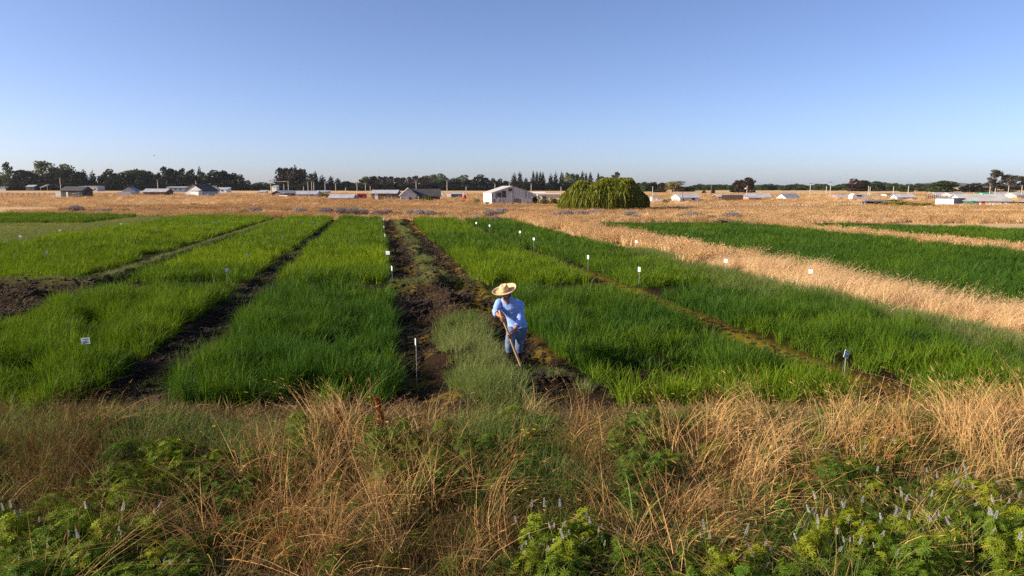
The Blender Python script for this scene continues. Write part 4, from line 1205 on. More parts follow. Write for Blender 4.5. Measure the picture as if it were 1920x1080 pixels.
e, w, hw, hr = house('house', 'white house with a bright blue roof in front of the dark wood', 'house', 231, 252, 265, 357, 350.5, 7, 'lgrey', 'blueroof', 'y', R(16), [(.5, .35, .7, 1.2)], (), .4)
MB().box(-w * .75, w * .30, -3.0, -2.7, -.3, hw * .72).build('garden_wall', B['white'], e)
house('shed', 'long low shed with a grey roof right of the blue roofed house', 'shed', 268, 310, 260, 359.5, 354, 6, 'brown', 'tin', 'x', 0, [(.25, .2, .7, .9), (.6, .2, .7, .9)], [(.85, .8, 1.0, 'doorbrown')], .4)
house('building', 'long pale blue building behind the grey gabled house', 'building', 312, 348, 420, 351.5, 350, 9, 'bluegrey', 'tin', 'x', 0, [(.2, .4, .8, 1.6), (.45, .4, .8, 1.6), (.7, .4, .8, 1.6)])
e, w, hw, hr = house('house', 'grey house with a tall gable and a white porch on the left', 'house', 345, 383, 245, 357.5, 346, 8, 'lgrey', 'darkroof', 'y', R(-14), (), [(.45, .75, 1.1, 'doorbrown')], .4)
MB().box(.3, w * .46, -2.2, -.01, -.3, hw * .86).build('porch', B['white'], e)
mb = MB(); slab(mb, (.1, -2.4, hw * .9), (w * .48, -2.4, hw * .9), (w * .48, -.06, hw * 1.15), (.1, -.06, hw * 1.15), .06); mb.build('porch_roof', B['tin'], e)
house('house', 'brown roofed house behind the right shoulder of the grey gabled house', 'house', 386, 400, 330, 356, 348.5, 7, 'white', 'brownroof', 'x')
house('house', 'white bungalow with a pale lean-to roof left of the sky gap', 'house', 400, 424, 400, 355, 351.5, 7, 'white', 'tin', 'm', 0, [(.4, .3, .8, 1.5), (.7, .3, .8, 1.5)])
house('house', 'little white house far off at the foot of the brownish tree clump', 'house', 509, 518, 520, 350, 348, 6, 'white', 'tin', 'm')
house('shed', 'small tin roofed shed at the foot of the wide sky gap', 'shed', 484, 497, 330, 360, 357, 4, 'cream', 'tin', 'm')
e, w, hw, hr = house('house', 'house with a maroon gable and light grey roof on the left', 'house', 508, 533, 225, 362, 357.5, 8, 'maroon', 'tin', 'y', R(-16), [(.5, .35, .75, 1.2)], (), .4)
MB().box(w * .3, w * .3 + 3.0, -1.2, -.8, -.3, hw * .45).build('garden_wall', B['white'], e)
house('house', 'grey roofed house with dark front posts next to the maroon gable', 'house', 556, 593, 215, 364, 358, 7, 'lgrey', 'tin', 'x', R(5), [(.2, .25, .7, .9), (.5, .25, .7, .9)], [(.75, .8, .9, 'doorbrown')])
house('shed', 'flat roofed shed behind the dark green shrub', 'shed', 590, 614, 300, 359.5, 357.5, 5, 'lgrey', 'tin', 'm')
house('shed', 'low shed whose grey roof almost touches the dry grass', 'shed', 617, 661, 175, 371, 364.5, 4.5, 'lgrey', 'tin', 'x', 0, (), [(.8, .8, .8, 'doorbrown')])
house('shed', 'red box shed between the low grey roof and the brown house', 'shed', 670, 687, 185, 364.5, 363.5, 2.6, 'red', 'red', 'm', R(14), [(.7, .3, .6, .4)], [(.35, .8, .7, 'doorbrown')], .08)
house('house', 'long brown house with a flat light grey roof', 'house', 696, 744, 172, 362.5, 356.5, 5, 'brown', 'tin', 'x', 0, [(.72, .3, .8, .9)], [(.2, .92, .8, 'frame')], .25)
e, w, hw, hr = house('house', 'pale gabled house with a long dark roof in front of the even tree row', 'house', 751, 781, 165, 366, 352.5, 5, 'lgrey', 'tin', 'y', R(10), [(.6, .1, .7, .8)], (), .3)
prism = MB(); prism_walls(prism, 6.6, 5.5, hw * .85, hr * .95, 'x')
prism.build('wing', B['maroon'], e, loc=(w * .5 + 2.4, 2.2, 0))
for r in roof_mb(6.6, 5.5, hw * .85, hr * .95, 'x', .35):
    r.build('wing_roof', B['darkroof'], e, loc=(w * .5 + 2.4, 2.2, 0))
e, w, hw, hr = house('shed', 'dark blue flat shed with a white end left of the red tank', 'shed', 846, 865, 205, 364, 362.8, 3, 'blue', 'tin', 'm', 0, [(.8, .3, .6, .6)], (), .1)
MB().box(-w / 2 - 1.3, -w / 2 - .01, -.2, 2.4, -.3, hw * 1.06).build('end_wall', B['white'], e)
for px in (853, 861, 869, 823, 829):
    g = P(px, 366, 230)
    e = empty('gate_pillar', (g[0], 230, float(ground_z(g[0], 230))), 0, 'white square pillar standing behind the dark blue shed', 'pillar', 'white pillars behind the dark blue shed')
    h = P(px, 360.5, 230)[2]
    MB().box(-.28, .28, -.28, .28, -.3, h).build('shaft', B['white'], e)
    MB().box(-.36, .36, -.36, .36, h + .002, h + .15).build('cap', B['lgrey'], e)
# the red tank on its stand
p = P(871, 376, 165)
e = empty('water_tank', (p[0], 165, float(ground_z(p[0], 165))), 0, 'red drum shaped tank left of the barn', 'tank')
mb = MB()
rr = [(.0, .25), (.42, .25), (.44, .3), (.44, 1.0), (.40, 1.08), (.12, 1.16), (.0, 1.16)]
mb.rings([[(r * math.cos(a), r * math.sin(a), z + .2) for a in np.linspace(0, 2 * math.pi, 15)[:-1]] for r, z in rr])
mb.build('drum', B['red'], e, True)
for k in range(4):
    a = math.pi / 4 + k * math.pi / 2
    MB().tube([(.34 * math.cos(a), .34 * math.sin(a), -.1), (.34 * math.cos(a), .34 * math.sin(a), .448)], .04, 5).build('leg', B['wood'], e)

# the weathered barn: every wall panel of its gable a piece of its own
def barn():
    e, w, hw, hr = house('barn', 'weathered barn with a patchwork panel gable and a bright white side wall', 'barn', 922, 998, 121, 362, 349.3, 7.5, 'white', 'tinwarm', 'y', R(13), (), (), .12)
    b = np.random.RandomState(4)
    n = 22
    pw = w / n
    mid = hw * .52
    top = lambda x: hw + hr * (1 - abs(x) / (w / 2))
    for i in range(n):
        xa, xb = -w / 2 + i * pw + .012, -w / 2 + (i + 1) * pw - .012
        t = min(top(xa), top(xb)) - .06
        for tier, (z0, z1) in enumerate(((-.2, mid - .02 + b.uniform(-.05, .05)), (mid + .06, t))):
            k = b.choice(4, p=(.44, .38, .14, .04)) if tier == 0 else b.choice(4, p=(.34, .34, .26, .06))
            if tier == 0 and i in (12, 13, 14, 15):
                k = 3
            y = b.uniform(-.05, -.02) - (.04 if tier else 0)
            v = [(xa, y, z0), (xb, y, z0), (xb, -.004, z0), (xa, -.004, z0), (xa, y, z1 if xa > 0 or tier == 0 else min(z1, top(xa) - .06)), (xb, y, z1), (xb, -.004, z1), (xa, -.004, z1)]
            m = MB().add(v, [(0, 3, 2, 1), (4, 5, 6, 7), (0, 1, 5, 4), (1, 2, 6, 5), (2, 3, 7, 6), (3, 0, 4, 7)])
            m.build('wall_panel', B['plank'][k], e)
    for u, z0, z1, ww in ((.18, .66, 1.06, .75), (.30, .62, 1.22, .75), (.45, 1.14, 1.42, .7)):
        cx = (u - .5) * w
        f = MB().box(cx - ww / 2, cx + ww / 2, -.16, -.11, z0 * hw, z1 * hw).build('window', B['plank'][2], e)
        MB().box(cx - ww / 2 + .05, cx + ww / 2 - .05, -.19, -.162, z0 * hw + .05, z1 * hw - .05).build('pane', B['dark'], f)
    for i in range(5):
        y = .75 + i * 1.5
        MB().box(-w / 2 - .05, -w / 2 - .004, y - .72, y + .72, -.2, hw - .22).build('side_panel', B['white'], e)
barn()
house('shed', 'white roofed low shed just behind the right shoulder of the barn', 'shed', 996, 1021, 190, 362.5, 360.3, 5, 'lgrey', 'white', 'm')
house('shed', 'low cream roofed shed between the barn and the willow', 'shed', 1008, 1050, 150, 364.5, 362.4, 4, 'cream', 'cream', 'm', 0, [(.3, .3, .8, 1.0)])
for px, w_, h0 in ((1226, 7, 371), (1236, 11, 372)):
    p = P(px, h0, 150)
    e = empty('storage_box', (p[0], 150, float(ground_z(p[0], 150))), .1, 'white box shaped hut right of the willow, the %s of two' % ('narrower' if w_ < 9 else 'wider'), 'hut')
    ww = w_ * 150 / FPX
    MB().box(-ww / 2, ww / 2, 0, 1.4, -.2, p[2]).build('body', B['white'], e)
    MB().box(-ww / 2 - .08, ww / 2 + .08, -.08, 1.48, p[2] + .003, p[2] + .08).build('lid', B['lgrey'], e)
e, w, hw, hr = house('house', 'small white house with a grey roof behind the white posts', 'house', 1274, 1313, 150, 370.5, 363.8, 5, 'white', 'tin', 'x', R(8), [(.14, .2, .75, .8), (.68, .35, .95, .9)], [(.35, .8, .8, 'frame')], .25)
for yy in (1.6, 3.3):
    f = MB().box(-w / 2 - .05, -w / 2 - .003, yy - .35, yy + .35, hw * .3, hw * .85).build('window', B['frame'], e)
    MB().box(-w / 2 - .07, -w / 2 - .052, yy - .28, yy + .28, hw * .36, hw * .8).build('pane', B['glass'], f)
e, w, hw, hr = house('house', 'low house with a grey roof behind a tall brown board fence', 'house', 1348, 1402, 165, 368.5, 365, 5, 'brown', 'tin', 'x', 0, [(.1, .3, .8, .7)])
n = 26
for i in range(n):                                        # the board fence stands before it as a thing of its own
    if i == 0:
        g = P(1353, 380, 158)
        f = empty('board_fence', (g[0], 158, float(ground_z(g[0], 158))), 0, 'tall brown board fence before the low grey roofed house', 'fence')
        MB().box(0, 4.9, .06, .12, .5, .6).build('rail', B['wood'], f)
    MB().box(i * .19, i * .19 + .175, 0, .055, -.2, 1.45 + .05 * math.sin(i * 2.3)).build('board', B['brown' if i % 3 else 'wood'], f)
house('house', 'green walled house with a slanting grey roof right of the board fence', 'house', 1405, 1445, 200, 370, 363, 6, 'green', 'tin', 'x', R(-6), [(.3, .3, .8, .9)], [(.7, .85, .9, 'doorbrown')])
house('shed', 'long pinkish low shed in front of the green walled house', 'shed', 1404, 1428, 160, 371, 368.5, 4, 'salmon', 'tin', 'm')
e, w, hw, hr = house('house', 'white gabled cottage with a bluish roof right of the green walled house', 'house', 1474, 1501, 180, 371, 363.5, 5, 'white', 'bluegrey', 'x', R(10), (), [(.5, .8, .8, 'frame')])
house('house', 'salmon walled house under a grey roof on the right', 'house', 1571, 1598, 200, 369.5, 365.5, 6, 'salmon', 'tin', 'x', 0, [(.45, .25, .75, 1.0), (.75, .25, .75, .9)])
house('building', 'long low building with a pale grey roof behind the salmon house', 'building', 1600, 1676, 230, 367, 365.5, 6, 'cream', 'tinwarm', 'm', 0, [(.2, .3, .8, 1.0), (.5, .3, .8, 1.0)])
for px in (1667, 1682):
    p = P(px, 364, 228)
    house('shed', 'small tan box roofed shed on the long low building, %s' % ('the left of two' if px < 1670 else 'the right of two'), 'shed', px - 5, px + 5, 224, 364, 363, 3, 'cream', 'brownroof', 'm')
# a pale caravan
p = P(1612, 376, 165)
e = empty('caravan', (p[0], 165, float(ground_z(p[0], 165))), .1, 'pale rounded caravan parked before the salmon house', 'caravan')
mb = MB()
prof = [(-1.9, .35), (1.9, .35), (1.9, .9), (1.75, 1.35), (1.3, 1.55), (-1.3, 1.6), (-1.75, 1.4), (-1.95, .9)]
mb.rings([[(x, 0, z) for x, z in prof], [(x, 1.6, z) for x, z in prof]])
mb.build('body', B['white'], e)
MB().box(-.9, .4, -.03, -.003, .95, 1.3).build('window', B['glass'], e)
for yy in (-.02, 1.48):
    MB().tube([(0, yy, .25), (0, yy + .14, .25)], .27, 12).build('wheel', B['rubber'], e)
e, w, hw, hr = house('house', 'white end house with a grey sloping roof left of the brush fence', 'house', 1684, 1713, 165, 369.5, 363.8, 5, 'lgrey', 'tin', 'x', R(-12), [(.4, .3, .75, .8)], [(.8, .8, .8, 'frame')], .3)
# a low open shelter in the pasture
p = P(1645, 387, 118)
e = empty('shelter', (p[0], 118, float(ground_z(p[0], 118))), 0, 'low open animal shelter with a flat dark roof in the dry field', 'shelter')
mb = MB(); slab(mb, (-2.1, 0, .72), (2.1, 0, .84), (2.1, 1.8, .95), (-2.1, 1.8, .83), .09); mb.build('roof', B['bluegrey'], e)
for x_ in (-1.9, -.6, .7, 1.9):
    MB().box(x_ - .05, x_ + .05, .1, .2, -.2, .72).build('post', B['wood'], e)
MB().box(-1.9, 1.9, 1.6, 1.68, -.2, .70).build('back_wall', B['dark'], e)
e, w, hw, hr = house('house', 'tan gabled house with a light grey roof behind the blue grey shed', 'house', 1788, 1820, 200, 368, 361.3, 6, 'lgrey', 'tin', 'x', R(20), [(.4, .3, .75, .9)], (), .3)
mb = MB().box(-w / 2 - .04, -w / 2 - .004, .05, 5.95, -.2, hw - .1); mb.build('end_wall', B['cream'], e)
house('shed', 'small hut with a pale hipped roof beyond the brush fence', 'shed', 1756, 1771, 210, 365, 361, 4, 'wood', 'tin', 'x')
e, w, hw, hr = house('shed', 'white and blue grey shed with a slanting top, in front of the tan gabled house', 'shed', 1785, 1813, 118, 372.5, 371.5, 3.2, 'bluegrey', 'bluegrey', 'm', R(24), (), (), .05)
MB().box(-w / 2 - .05, -w / 2 - .004, .0, 3.2, -.2, hw - .15).build('end_wall', B['white'], e)
e, w, hw, hr = house('house', 'large white house with a wide grey roof, nearest at the right edge', 'house', 1814, 1886, 117, 376.5, 364.3, 9, 'white', 'tinwarm', 'x', R(-17), [(.28, .45, .78, .55), (.85, .35, .8, .45), (.955, .5, .8, .3)], [(.43, .95, .5, 'red')], .35)
for u in (.5, .6, .7, .8):
    cx = (u - .5) * w
    MB().box(cx - .025, cx + .025, -.06, -.004, .02, hw * .96).build('batten', B['palewood'], e)
MB().box(-.0 * w, .32 * w, -.065, -.004, hw * .58, hw * .64).build('batten', B['palewood'], e)
MB().box(w / 2 + .004, w / 2 + .06, .1, 8.9, -.2, hw - .15).build('end_wall', B['grey'], e)
mb = MB().box(w / 2 + .5, w / 2 + 4.2, 1.0, 7.5, -.2, hw * .72); mb.build('lean_to', B['grey'], e)
mb = MB(); slab(mb, (w / 2 + .3, .7, hw * .95), (w / 2 + 4.5, .7, hw * .74), (w / 2 + 4.5, 7.8, hw * .74), (w / 2 + .3, 7.8, hw * .95), .07); mb.build('lean_to_roof', B['lgrey'], e)
MB().box(w * .05, w * .05 + .22, 3.9, 4.1, hw + hr * .8, hw + hr * 1.12).build('chimney', B['lgrey'], e)
house('house', 'house with a partly green roof behind the large white house', 'house', 1852, 1868, 190, 365, 361.2, 6, 'green', 'greenroof', 'x')
house('house', 'long grey roofed house behind the chimney of the large white house', 'house', 1868, 1904, 195, 365, 361, 6, 'lgrey', 'tin', 'x')
house('shed', 'pale shed at the right edge behind the large house', 'shed', 1906, 1935, 180, 366, 361.5, 5, 'cream', 'tin', 'x')
# green farm machine before the big house
p = P(1817, 389, 112)
e = empty('farm_machine', (p[0], 112, float(ground_z(p[0], 112))), R(-10), 'green farm machine with white wheels parked before the large white house', 'farm machine')
mb = MB()
prof = [(-1.0, .25), (.45, .25), (.45, .62), (.15, .72), (-.3, .74), (-1.0, .62)]
mb.rings([[(x, 0, z) for x, z in prof], [(x, .9, z) for x, z in prof]])
mb.build('hopper', B['teal'], e)
mb = MB().tube([(-.3, .4, .75), (.3, .3, .92), (.8, .3, 1.02), (1.25, .3, .78)], [.09, .10, .10, .06], 6); mb.build('chute', B['teal'], e)
MB().box(.5, .95, .1, .8, .12, .78).build('engine_cover', B['teal'], e)
MB().box(.55, 1.5, -.05, .75, .80, .84).build('canopy', B['teal'], e)
for x_ in (.25, 1.05):
    MB().tube([(x_, -.12, .26), (x_, -.02, .26)], .26, 14).build('wheel', B['white'], e)
MB().box(.95, 1.5, .3, .4, .45, .55).build('drawbar', B['red'], e)
MB().box(1.42, 1.52, .3, .4, -.1, .85).build('jack_post', B['red'], e)
for px, kk in ((1797, .5), (1800, .55)):
    pass

# ------------------------------------------------------------------ utility poles, fences
def pole(px, top, Y, label, group=None, mt='concrete', arm=True, lamp=False):
    p = P(px, top, Y)
    gz = float(ground_z(p[0], Y))
    h = p[2] - gz
    e = empty('utility_pole', (p[0], Y, gz), 0, label, 'pole', group)
    r = max(.10, .55 * Y / FPX * 1.3)
    MB().tube([(0, 0, -.3), (0, 0, h)], [r, r * .75], 6).build('post', B[mt], e)
    if arm:
        MB().box(-h * .10, h * .10, -r - .12, -r * .8, h * .955, h * .985).build('crossarm', B['wood'], e)
    if lamp:
        MB().tube([(0, -.1, h * .78), (-.55, -.1, h * .80)], [.16, .2], 6).build('lamp_head', B['white'], e)
    return e
for px, top, Y in ((112, 333, 320), (295, 337, 330), (367, 339, 420), (393, 344, 330)):
    pole(px, top, Y, 'thin pale utility pole among the houses on the left', 'poles among the left houses')
for px, top, Y in ((507, 338, 300), (540, 339, 300), (532, 345, 320), (569, 349, 300), (577, 340, 250), (584, 339, 270), (588, 341, 280), (609, 340, 300), (629, 343, 280), (648, 351, 330), (669, 341, 300), (685, 343, 290), (694, 348, 300)):
    pole(px, top, Y, 'pale utility pole between the maroon gable and the long brown house', 'poles right of the maroon gable')
for px, top, Y in ((780, 338, 250), (838, 338, 250), (874, 349, 240)):
    pole(px, top, Y, 'tall pale utility pole before the even tree row', 'poles before the even tree row')
for px, top, Y in ((928, 345, 300), (955, 341, 300), (996, 344, 240), (1052, 350, 260)):
    pole(px, top, Y, 'utility pole showing over the roof line of the barn', 'poles behind the barn')
pole(1224, 349, 200, 'grey utility pole at the right side of the willow')
pole(1280, 360, 140, 'short dark pole before the small white house', None, 'wood', False)
pole(1334, 347, 190, 'brown pole right of the reddish cypress', None, 'wood', False)
pole(1401, 348, 180, 'utility pole with a lamp, before the taller dark brown twin', None, 'concrete', False, True)
for px, top, Y in ((1520, 343, 240), (1550, 348, 260), (1558, 341, 240)):
    pole(px, top, Y, 'pale utility pole rising above the far woods on the right', 'poles above the far woods')
for px, top, Y in ((1629, 348, 230), (1632, 350, 240), (1676, 349, 250), (1704, 348, 250)):
    pole(px, top, Y, 'pale pole over the long low building on the right', 'poles over the long low building')
for px, top, Y in ((1857, 348, 180), (1867, 352, 190), (1892, 347, 180), (1917, 347, 180)):
    pole(px, top, Y, 'pale pole behind the roof of the large white house', 'poles behind the large white house')
# low cable between the two tall poles
a, b = P(507, 339, 300), P(540, 340, 300)
tag(MB().tube([a + (0, 0, 0), (a + b) / 2 - (0, 0, .3), b], .08, 4).build('power_cable', B['lgrey']), 'pale cable strung between two poles above the wide sky gap', 'cable')
a, b = P(1520, 344, 240), P(1558, 342, 240)
tag(MB().tube([a, (a + b) / 2 - (0, 0, .3), b], .05, 4).build('power_cable', B['lgrey']), 'thin cable between the poles above the far woods', 'cable')

def post_fence(pxs, rows, base, name, label, mt, hw_, wires=2):
    pts = []
    e = None
    for px, rt, bs in zip(pxs, rows, base):
        g = G(px, bs)
        t = P(px, rt, g[1])
        if e is None:
            o = np.array((g[0], g[1], 0.0))
            e = empty(name, o, 0, label, 'fence')
        z0 = float(ground_z(g[0], g[1]))
        MB().box(-hw_, hw_, -hw_, hw_, -.2, t[2] - z0).build('post', B[mt], e, loc=(g[0] - o[0], g[1] - o[1], z0))
        pts.append((g[0] - o[0], g[1] - o[1], t[2]))
    for k in range(wires):
        MB().tube([(x, y, z * (.9 - .35 * k)) for x, y, z in pts], .012, 4).build('wire', B['lgrey'], e)
pxs = np.array([1277, 1286, 1294, 1302, 1309] + list(range(1316, 1524, 7)))
post_fence(pxs, 385.0 - (pxs - 1277) * .006 + np.random.RandomState(2).uniform(-.5, .5, len(pxs)), 391.5 - (pxs - 1277) * .005, 'post_fence', 'row of short white posts along the edge of the dry field on the right', 'white', .075, 1)
pxs = np.arange(1526, 1626, 5.0)
post_fence(pxs, 382.5 - (pxs - 1526) * .03, 389 - (pxs - 1526) * .03, 'post_fence', 'farther row of slim pale pickets continuing right of the short white posts', 'palewood', .05, 1)
pxs = np.arange(4, 112, 10.0)
post_fence(pxs, 361.5 + 0 * pxs, 369 + 0 * pxs, 'post_fence', 'thin wire fence on slim grey posts left of the dark timber shed', 'wood', .06, 2)
pxs = np.array([322, 336, 350, 373, 390, 405, 419, 433])
post_fence(pxs, 363.5 + 0 * pxs, 372 + 0 * pxs, 'post_fence', 'pale post fence in the pasture before the grey gabled house', 'palewood', .07, 1)
pxs = np.array([698, 709, 721, 735, 763, 785])
post_fence(pxs, 368.5 + 0 * pxs, 378 + 0 * pxs, 'post_fence', 'pale post fence before the long brown house', 'palewood', .07, 1)
pxs = np.arange(1737, 1792, 3.6)
post_fence(pxs, 366 + np.random.RandomState(6).uniform(-.8, .8, len(pxs)), 375 + 0 * pxs, 'brush_fence', 'rough fence of uneven sticks left of the tan gabled house', 'wood', .09, 2)
# distant hill, seen through the air between the wide green tree and the house
mb = MB()
xs = np.linspace(-2500, 5500, 90)
hh = [max(4, 24 * math.exp(-((x - 2330) / 160) ** 2) + 14 * math.exp(-((x - 2700) / 300) ** 2) + 3 * math.sin(x * .003)) for x in xs]
mb.add([(x, 3700, -5) for x in xs] + [(x, 3780, h) for x, h in zip(xs, hh)] + [(x, 4100, -5) for x in xs],
       [(i, i + 1, 90 + i + 1, 90 + i) for i in range(89)] + [(90 + i, 90 + i + 1, 180 + i + 1, 180 + i) for i in range(89)])
tag(mb.build('hills', paint('hill_scrub', (.05, .065, .03), (.08, .08, .04), .01, .9), smooth=True), 'low blue hill on the horizon', 'hill', None, 'structure')
# ------------------------------------------------------------------ plot marker cards on stakes
B['card'] = paint('plot_card', (.74, .76, .80), (.66, .68, .73), 6, .5)
B['ink'] = paint('print_ink', (.02, .03, .14), None, 4, .6)
B['steel'] = paint('stake_wire', (.42, .41, .40), (.30, .29, .28), 8, .5)

def marker(px, py, label, group=None, ang=0.0, tilt=0.0, zc=.56, w=.15, h=.115, text=None, stake=None):
    g = G(px, py, zc)
    z0 = float(ground_z(g[0], g[1]))
    e = empty('plot_marker', (g[0], g[1], z0), ang, label, 'plot marker', group)
    H = zc - z0
    MB().tube([(0, 0, -.1), (0, 0, H + h * .4)], stake or .006, 5).build('stake', B['steel'], e)
    c = MB().box(-w / 2, w / 2, -.012, -.0075, -h / 2, h / 2).build('card', B['card'], e, loc=(0, 0, H))
    c.rotation_euler = (0, tilt, 0)
    if text:
        cu = bpy.data.curves.new('lettering', 'FONT')
        cu.body = text
        cu.size = h * .62
        cu.align_x = 'CENTER'
        cu.extrude = .0004
        cu.materials.append(B['ink'])
        to = bpy.data.objects.new('lettering_curve', cu)
        COL.objects.link(to)
        dg = bpy.context.evaluated_depsgraph_get()
        tm = bpy.data.meshes.new_from_object(to.evaluated_get(dg))
        bpy.data.objects.remove(to)
        t = obj('lettering', tm, c, (0, -.0126, -h * .36))
        t.rotation_euler = (R(90), 0, 0)
        m = MB()
        for k in range(7):                                 # the unreadable top line of print
            m.box(-w * .36 + k * w * .105, -w * .36 + k * w * .105 + w * .075, -.0132, -.0122, h * .24, h * .34)
        m.build('print_line', B['ink'], c)
    return e

marker(161, 639, 'pale blue card reading 201 in the rice at the left', None, R(4), R(-3), .56, .155, .115, '201')
marker(1586, 664, 'blue shaded card tilted like a diamond in the rice at the right', None, R(38), R(22), .50, .16, .135, '204')
marker(780, 641, 'narrow white tag on the tall stake at the near end of the dug path', None, R(-74), 0, .62, .10, .12)
for px, py, z in ((727, 474, .58), (735, 503, .60)):
    marker(px, py, 'white card on a stake along the dug path, %s' % ('square and bright' if px == 727 else 'seen nearly edge on'), None, R(-10 if px == 727 else -70), 0, z, .17, .15)
for px, py in ((722, 441), (720, 425), (719, 411)):
    marker(px, py, 'small white tag on a stake along the far part of the dug path', 'tags along the far dug path', R(-70), 0, .6, .10, .15, None, .008)
for px, py in ((893, 418), (918, 423), (975, 435), (1001, 448)):
    marker(px, py, 'small white card in the far rice behind the farmer', 'cards in the far rice behind the farmer', R(-40), 0, .6, .12, .13)
for px, py in ((1103, 482), (1199, 505)):
    marker(px, py, 'upright white card in the middle rice plot, %s' % ('left and farther of two' if px == 1103 else 'right and nearer of two'), None, R(-66), 0, .6, .13, .15)
for px, py in ((1193, 453), (1361, 489), (1520, 509)):
    marker(px, py, 'white card against the dry grass bank, ' + {1193: 'farthest of three', 1361: 'middle of three by the green weeds', 1520: 'nearest of three'}[px], None, R(-35), 0, .62, .13, .13)
for px, py in ((38, 443), (112, 432), (227, 420)):
    marker(px, py, 'pale card along the weedy track at the far left', 'cards along the left track', R(5), 0, .45, .15, .13, None, .008)
for px, py in ((87, 473), (292, 431), (376, 420), (402, 417)):
    marker(px, py, 'pale tag in the far left rice plot', 'tags in the far left rice plot', R(20), 0, .54, .09, .12)
for px, py in ((530, 445), (463, 478), (425, 506), (568, 418), (587, 416)):
    marker(px, py, 'pale bluish tag in the rice between the two narrow furrows', 'tags in the rice between the furrows', R(20), 0, .54, .09, .12)

# puddles in the wheel ruts
B['water'] = paint('puddle_water', (.02, .03, .04), None, 4, .04)
def puddle(px, py, rx, ry, label):
    g = G(px, py)
    n = 16
    pr = np.random.RandomState(int(px))
    rad = [pr.uniform(.75, 1.15) for i in range(n)]
    z = float(ground_z(g[0], g[1]))
    v = [(g[0] + rx * rad[i] * math.cos(6.283 * i / n), g[1] + ry * rad[i] * math.sin(6.283 * i / n), z + .03) for i in range(n)]
    tag(obj('puddle_water', new_mesh('puddle_water', v, [tuple(range(n))], B['water'])), label, 'puddle', None, 'structure')
puddle(1062, 788, .10, .35, 'small puddle reflecting the sky at the near end of the dug path')
puddle(803, 538, .35, .5, 'blue puddle in the rut beyond the cross ridge')

# sods turned up around the hoe
sod = np.random.RandomState(8)
B['sod'] = paint('wet_sod', (.022, .013, .008), (.05, .03, .018), 12, .9, .9)
def sod_mesh():
    mb = MB()
    rings = []
    for i in range(6):
        t = i / 5
        r = math.sin(math.pi * (.08 + .84 * t))
        rings.append([(r * math.cos(a) * sod.uniform(.75, 1.2), r * math.sin(a) * sod.uniform(.75, 1.2), (t - .4) * 1.1 + sod.normal(0, .06)) for a in np.linspace(0, 6.283, 11)[:-1]])
    mb.rings(rings)
    return mb.mesh('sod', B['sod'], False)
SM = [sod_mesh() for i in range(4)]
for i in range(34):
    x, y = (sod.normal(.62, .34), sod.normal(11.3, .32)) if i < 24 else (sod.uniform(-1.6, -.2) - 0, sod.uniform(15, 21))
    if i >= 24:
        x = sod.uniform(1.0, 2.6) - K * y
    r = sod.uniform(.04, .11)
    o = obj('soil_clod', SM[sod.randint(4)], None, (x, y, float(ground_z(x, y)) + r * .3))
    o.scale = (r, r * sod.uniform(.8, 1.3), r * sod.uniform(.6, .9))
    o.rotation_euler = (sod.uniform(-.5, .5), sod.uniform(-.5, .5), sod.uniform(0, 6.28))
    if i < 24:
        tag(o, 'dark wet clod of earth turned up around the hoe blade', 'clod', 'clods around the hoe')
    else:
        tag(o, 'dark earth clod on the dug path behind the farmer', 'clod', 'clods on the dug path')
C_crumb = collect('h_crumb', SM)
cs_, cy_ = jitter_grid(-17, 8.3, 9.7, 46, .105)
cx_ = cs_ - K * cy_
kp = np.maximum.reduce([band(cs_, .45, 3.3, .1), band(cs_, -4.4, -3.55, .08), band(cs_, -16.5, -9.4, .2) * band(cy_, 16.5, 23, .4), band(cs_, -10.6, -8.8, .1) * sstep(22, 23, cy_), band(cs_, 7.5, 8.2, .1) * .5])
kp = inview(cx_, cy_) & (rng.uniform(0, 1, len(cs_)) < kp * (.25 + 1.0 * sstep(.4, .65, fbm(cx_, cy_, .8, 81))))
cx_, cy_ = cx_[kp], cy_[kp]
sz_ = rng.uniform(.018, .055, len(cx_)) * (1 + .02 * cy_)
scatter('soil_crumbs', np.stack([cx_, cy_, ground_z(cx_, cy_)], -1), sz_, sz_ * .8, rng.randint(0, 4, len(cx_)), C_crumb, 0, .4, 'loose crumbs of dark earth over the dug paths', 'soil')
tf = np.random.RandomState(12)
pts = [(tf.normal(.55, .22), tf.normal(11.75, .14)) for i in range(26)] + [(tf.normal(1.15, .3), tf.normal(10.9, .3)) for i in range(12)] + [(tf.normal(-.45, .10), tf.normal(11.55, .25)) for i in range(16)]
pts = np.array([(x, y, float(ground_z(x, y)) - .02) for x, y in pts])
scatter('soft_grass', pts, .9, .75 * tf.uniform(.6, 1.1, len(pts)), tf.randint(0, 4, len(pts)), C_soft, .35, .3, 'tufts of grass left around the freshly dug earth', 'grass')

# ------------------------------------------------------------------ the farmer
SKIN = paint('skin', (.36, .165, .10), (.30, .13, .08), 14, .55)
SHIRT = paint('shirt_cotton', (.25, .39, .80), (.21, .34, .74), 8, .85, .5, 24)
JEANS = paint('faded_jeans', (.14, .19, .28), (.075, .11, .19), 9, .9, .6, 30)
BOOT = paint('rubber_boot', (.020, .017, .015), (.035, .028, .022), 8, .45)
STRAW = paint('hat_straw', (.66, .45, .25), (.55, .36, .19), 30, .8, .35, 120)
HAIR = paint('grey_hair', (.16, .15, .14), (.08, .075, .07), 40, .8)
BELT = paint('belt_leather', (.03, .025, .02), None, 8, .5)
SHAFT = paint('hoe_wood', (.50, .30, .16), (.38, .22, .115), 6, .6, stretch=(6, 6, .6))
IRON = paint('hoe_iron', (.06, .05, .045), (.11, .08, .06), 9, .6, .3, metal=.5)

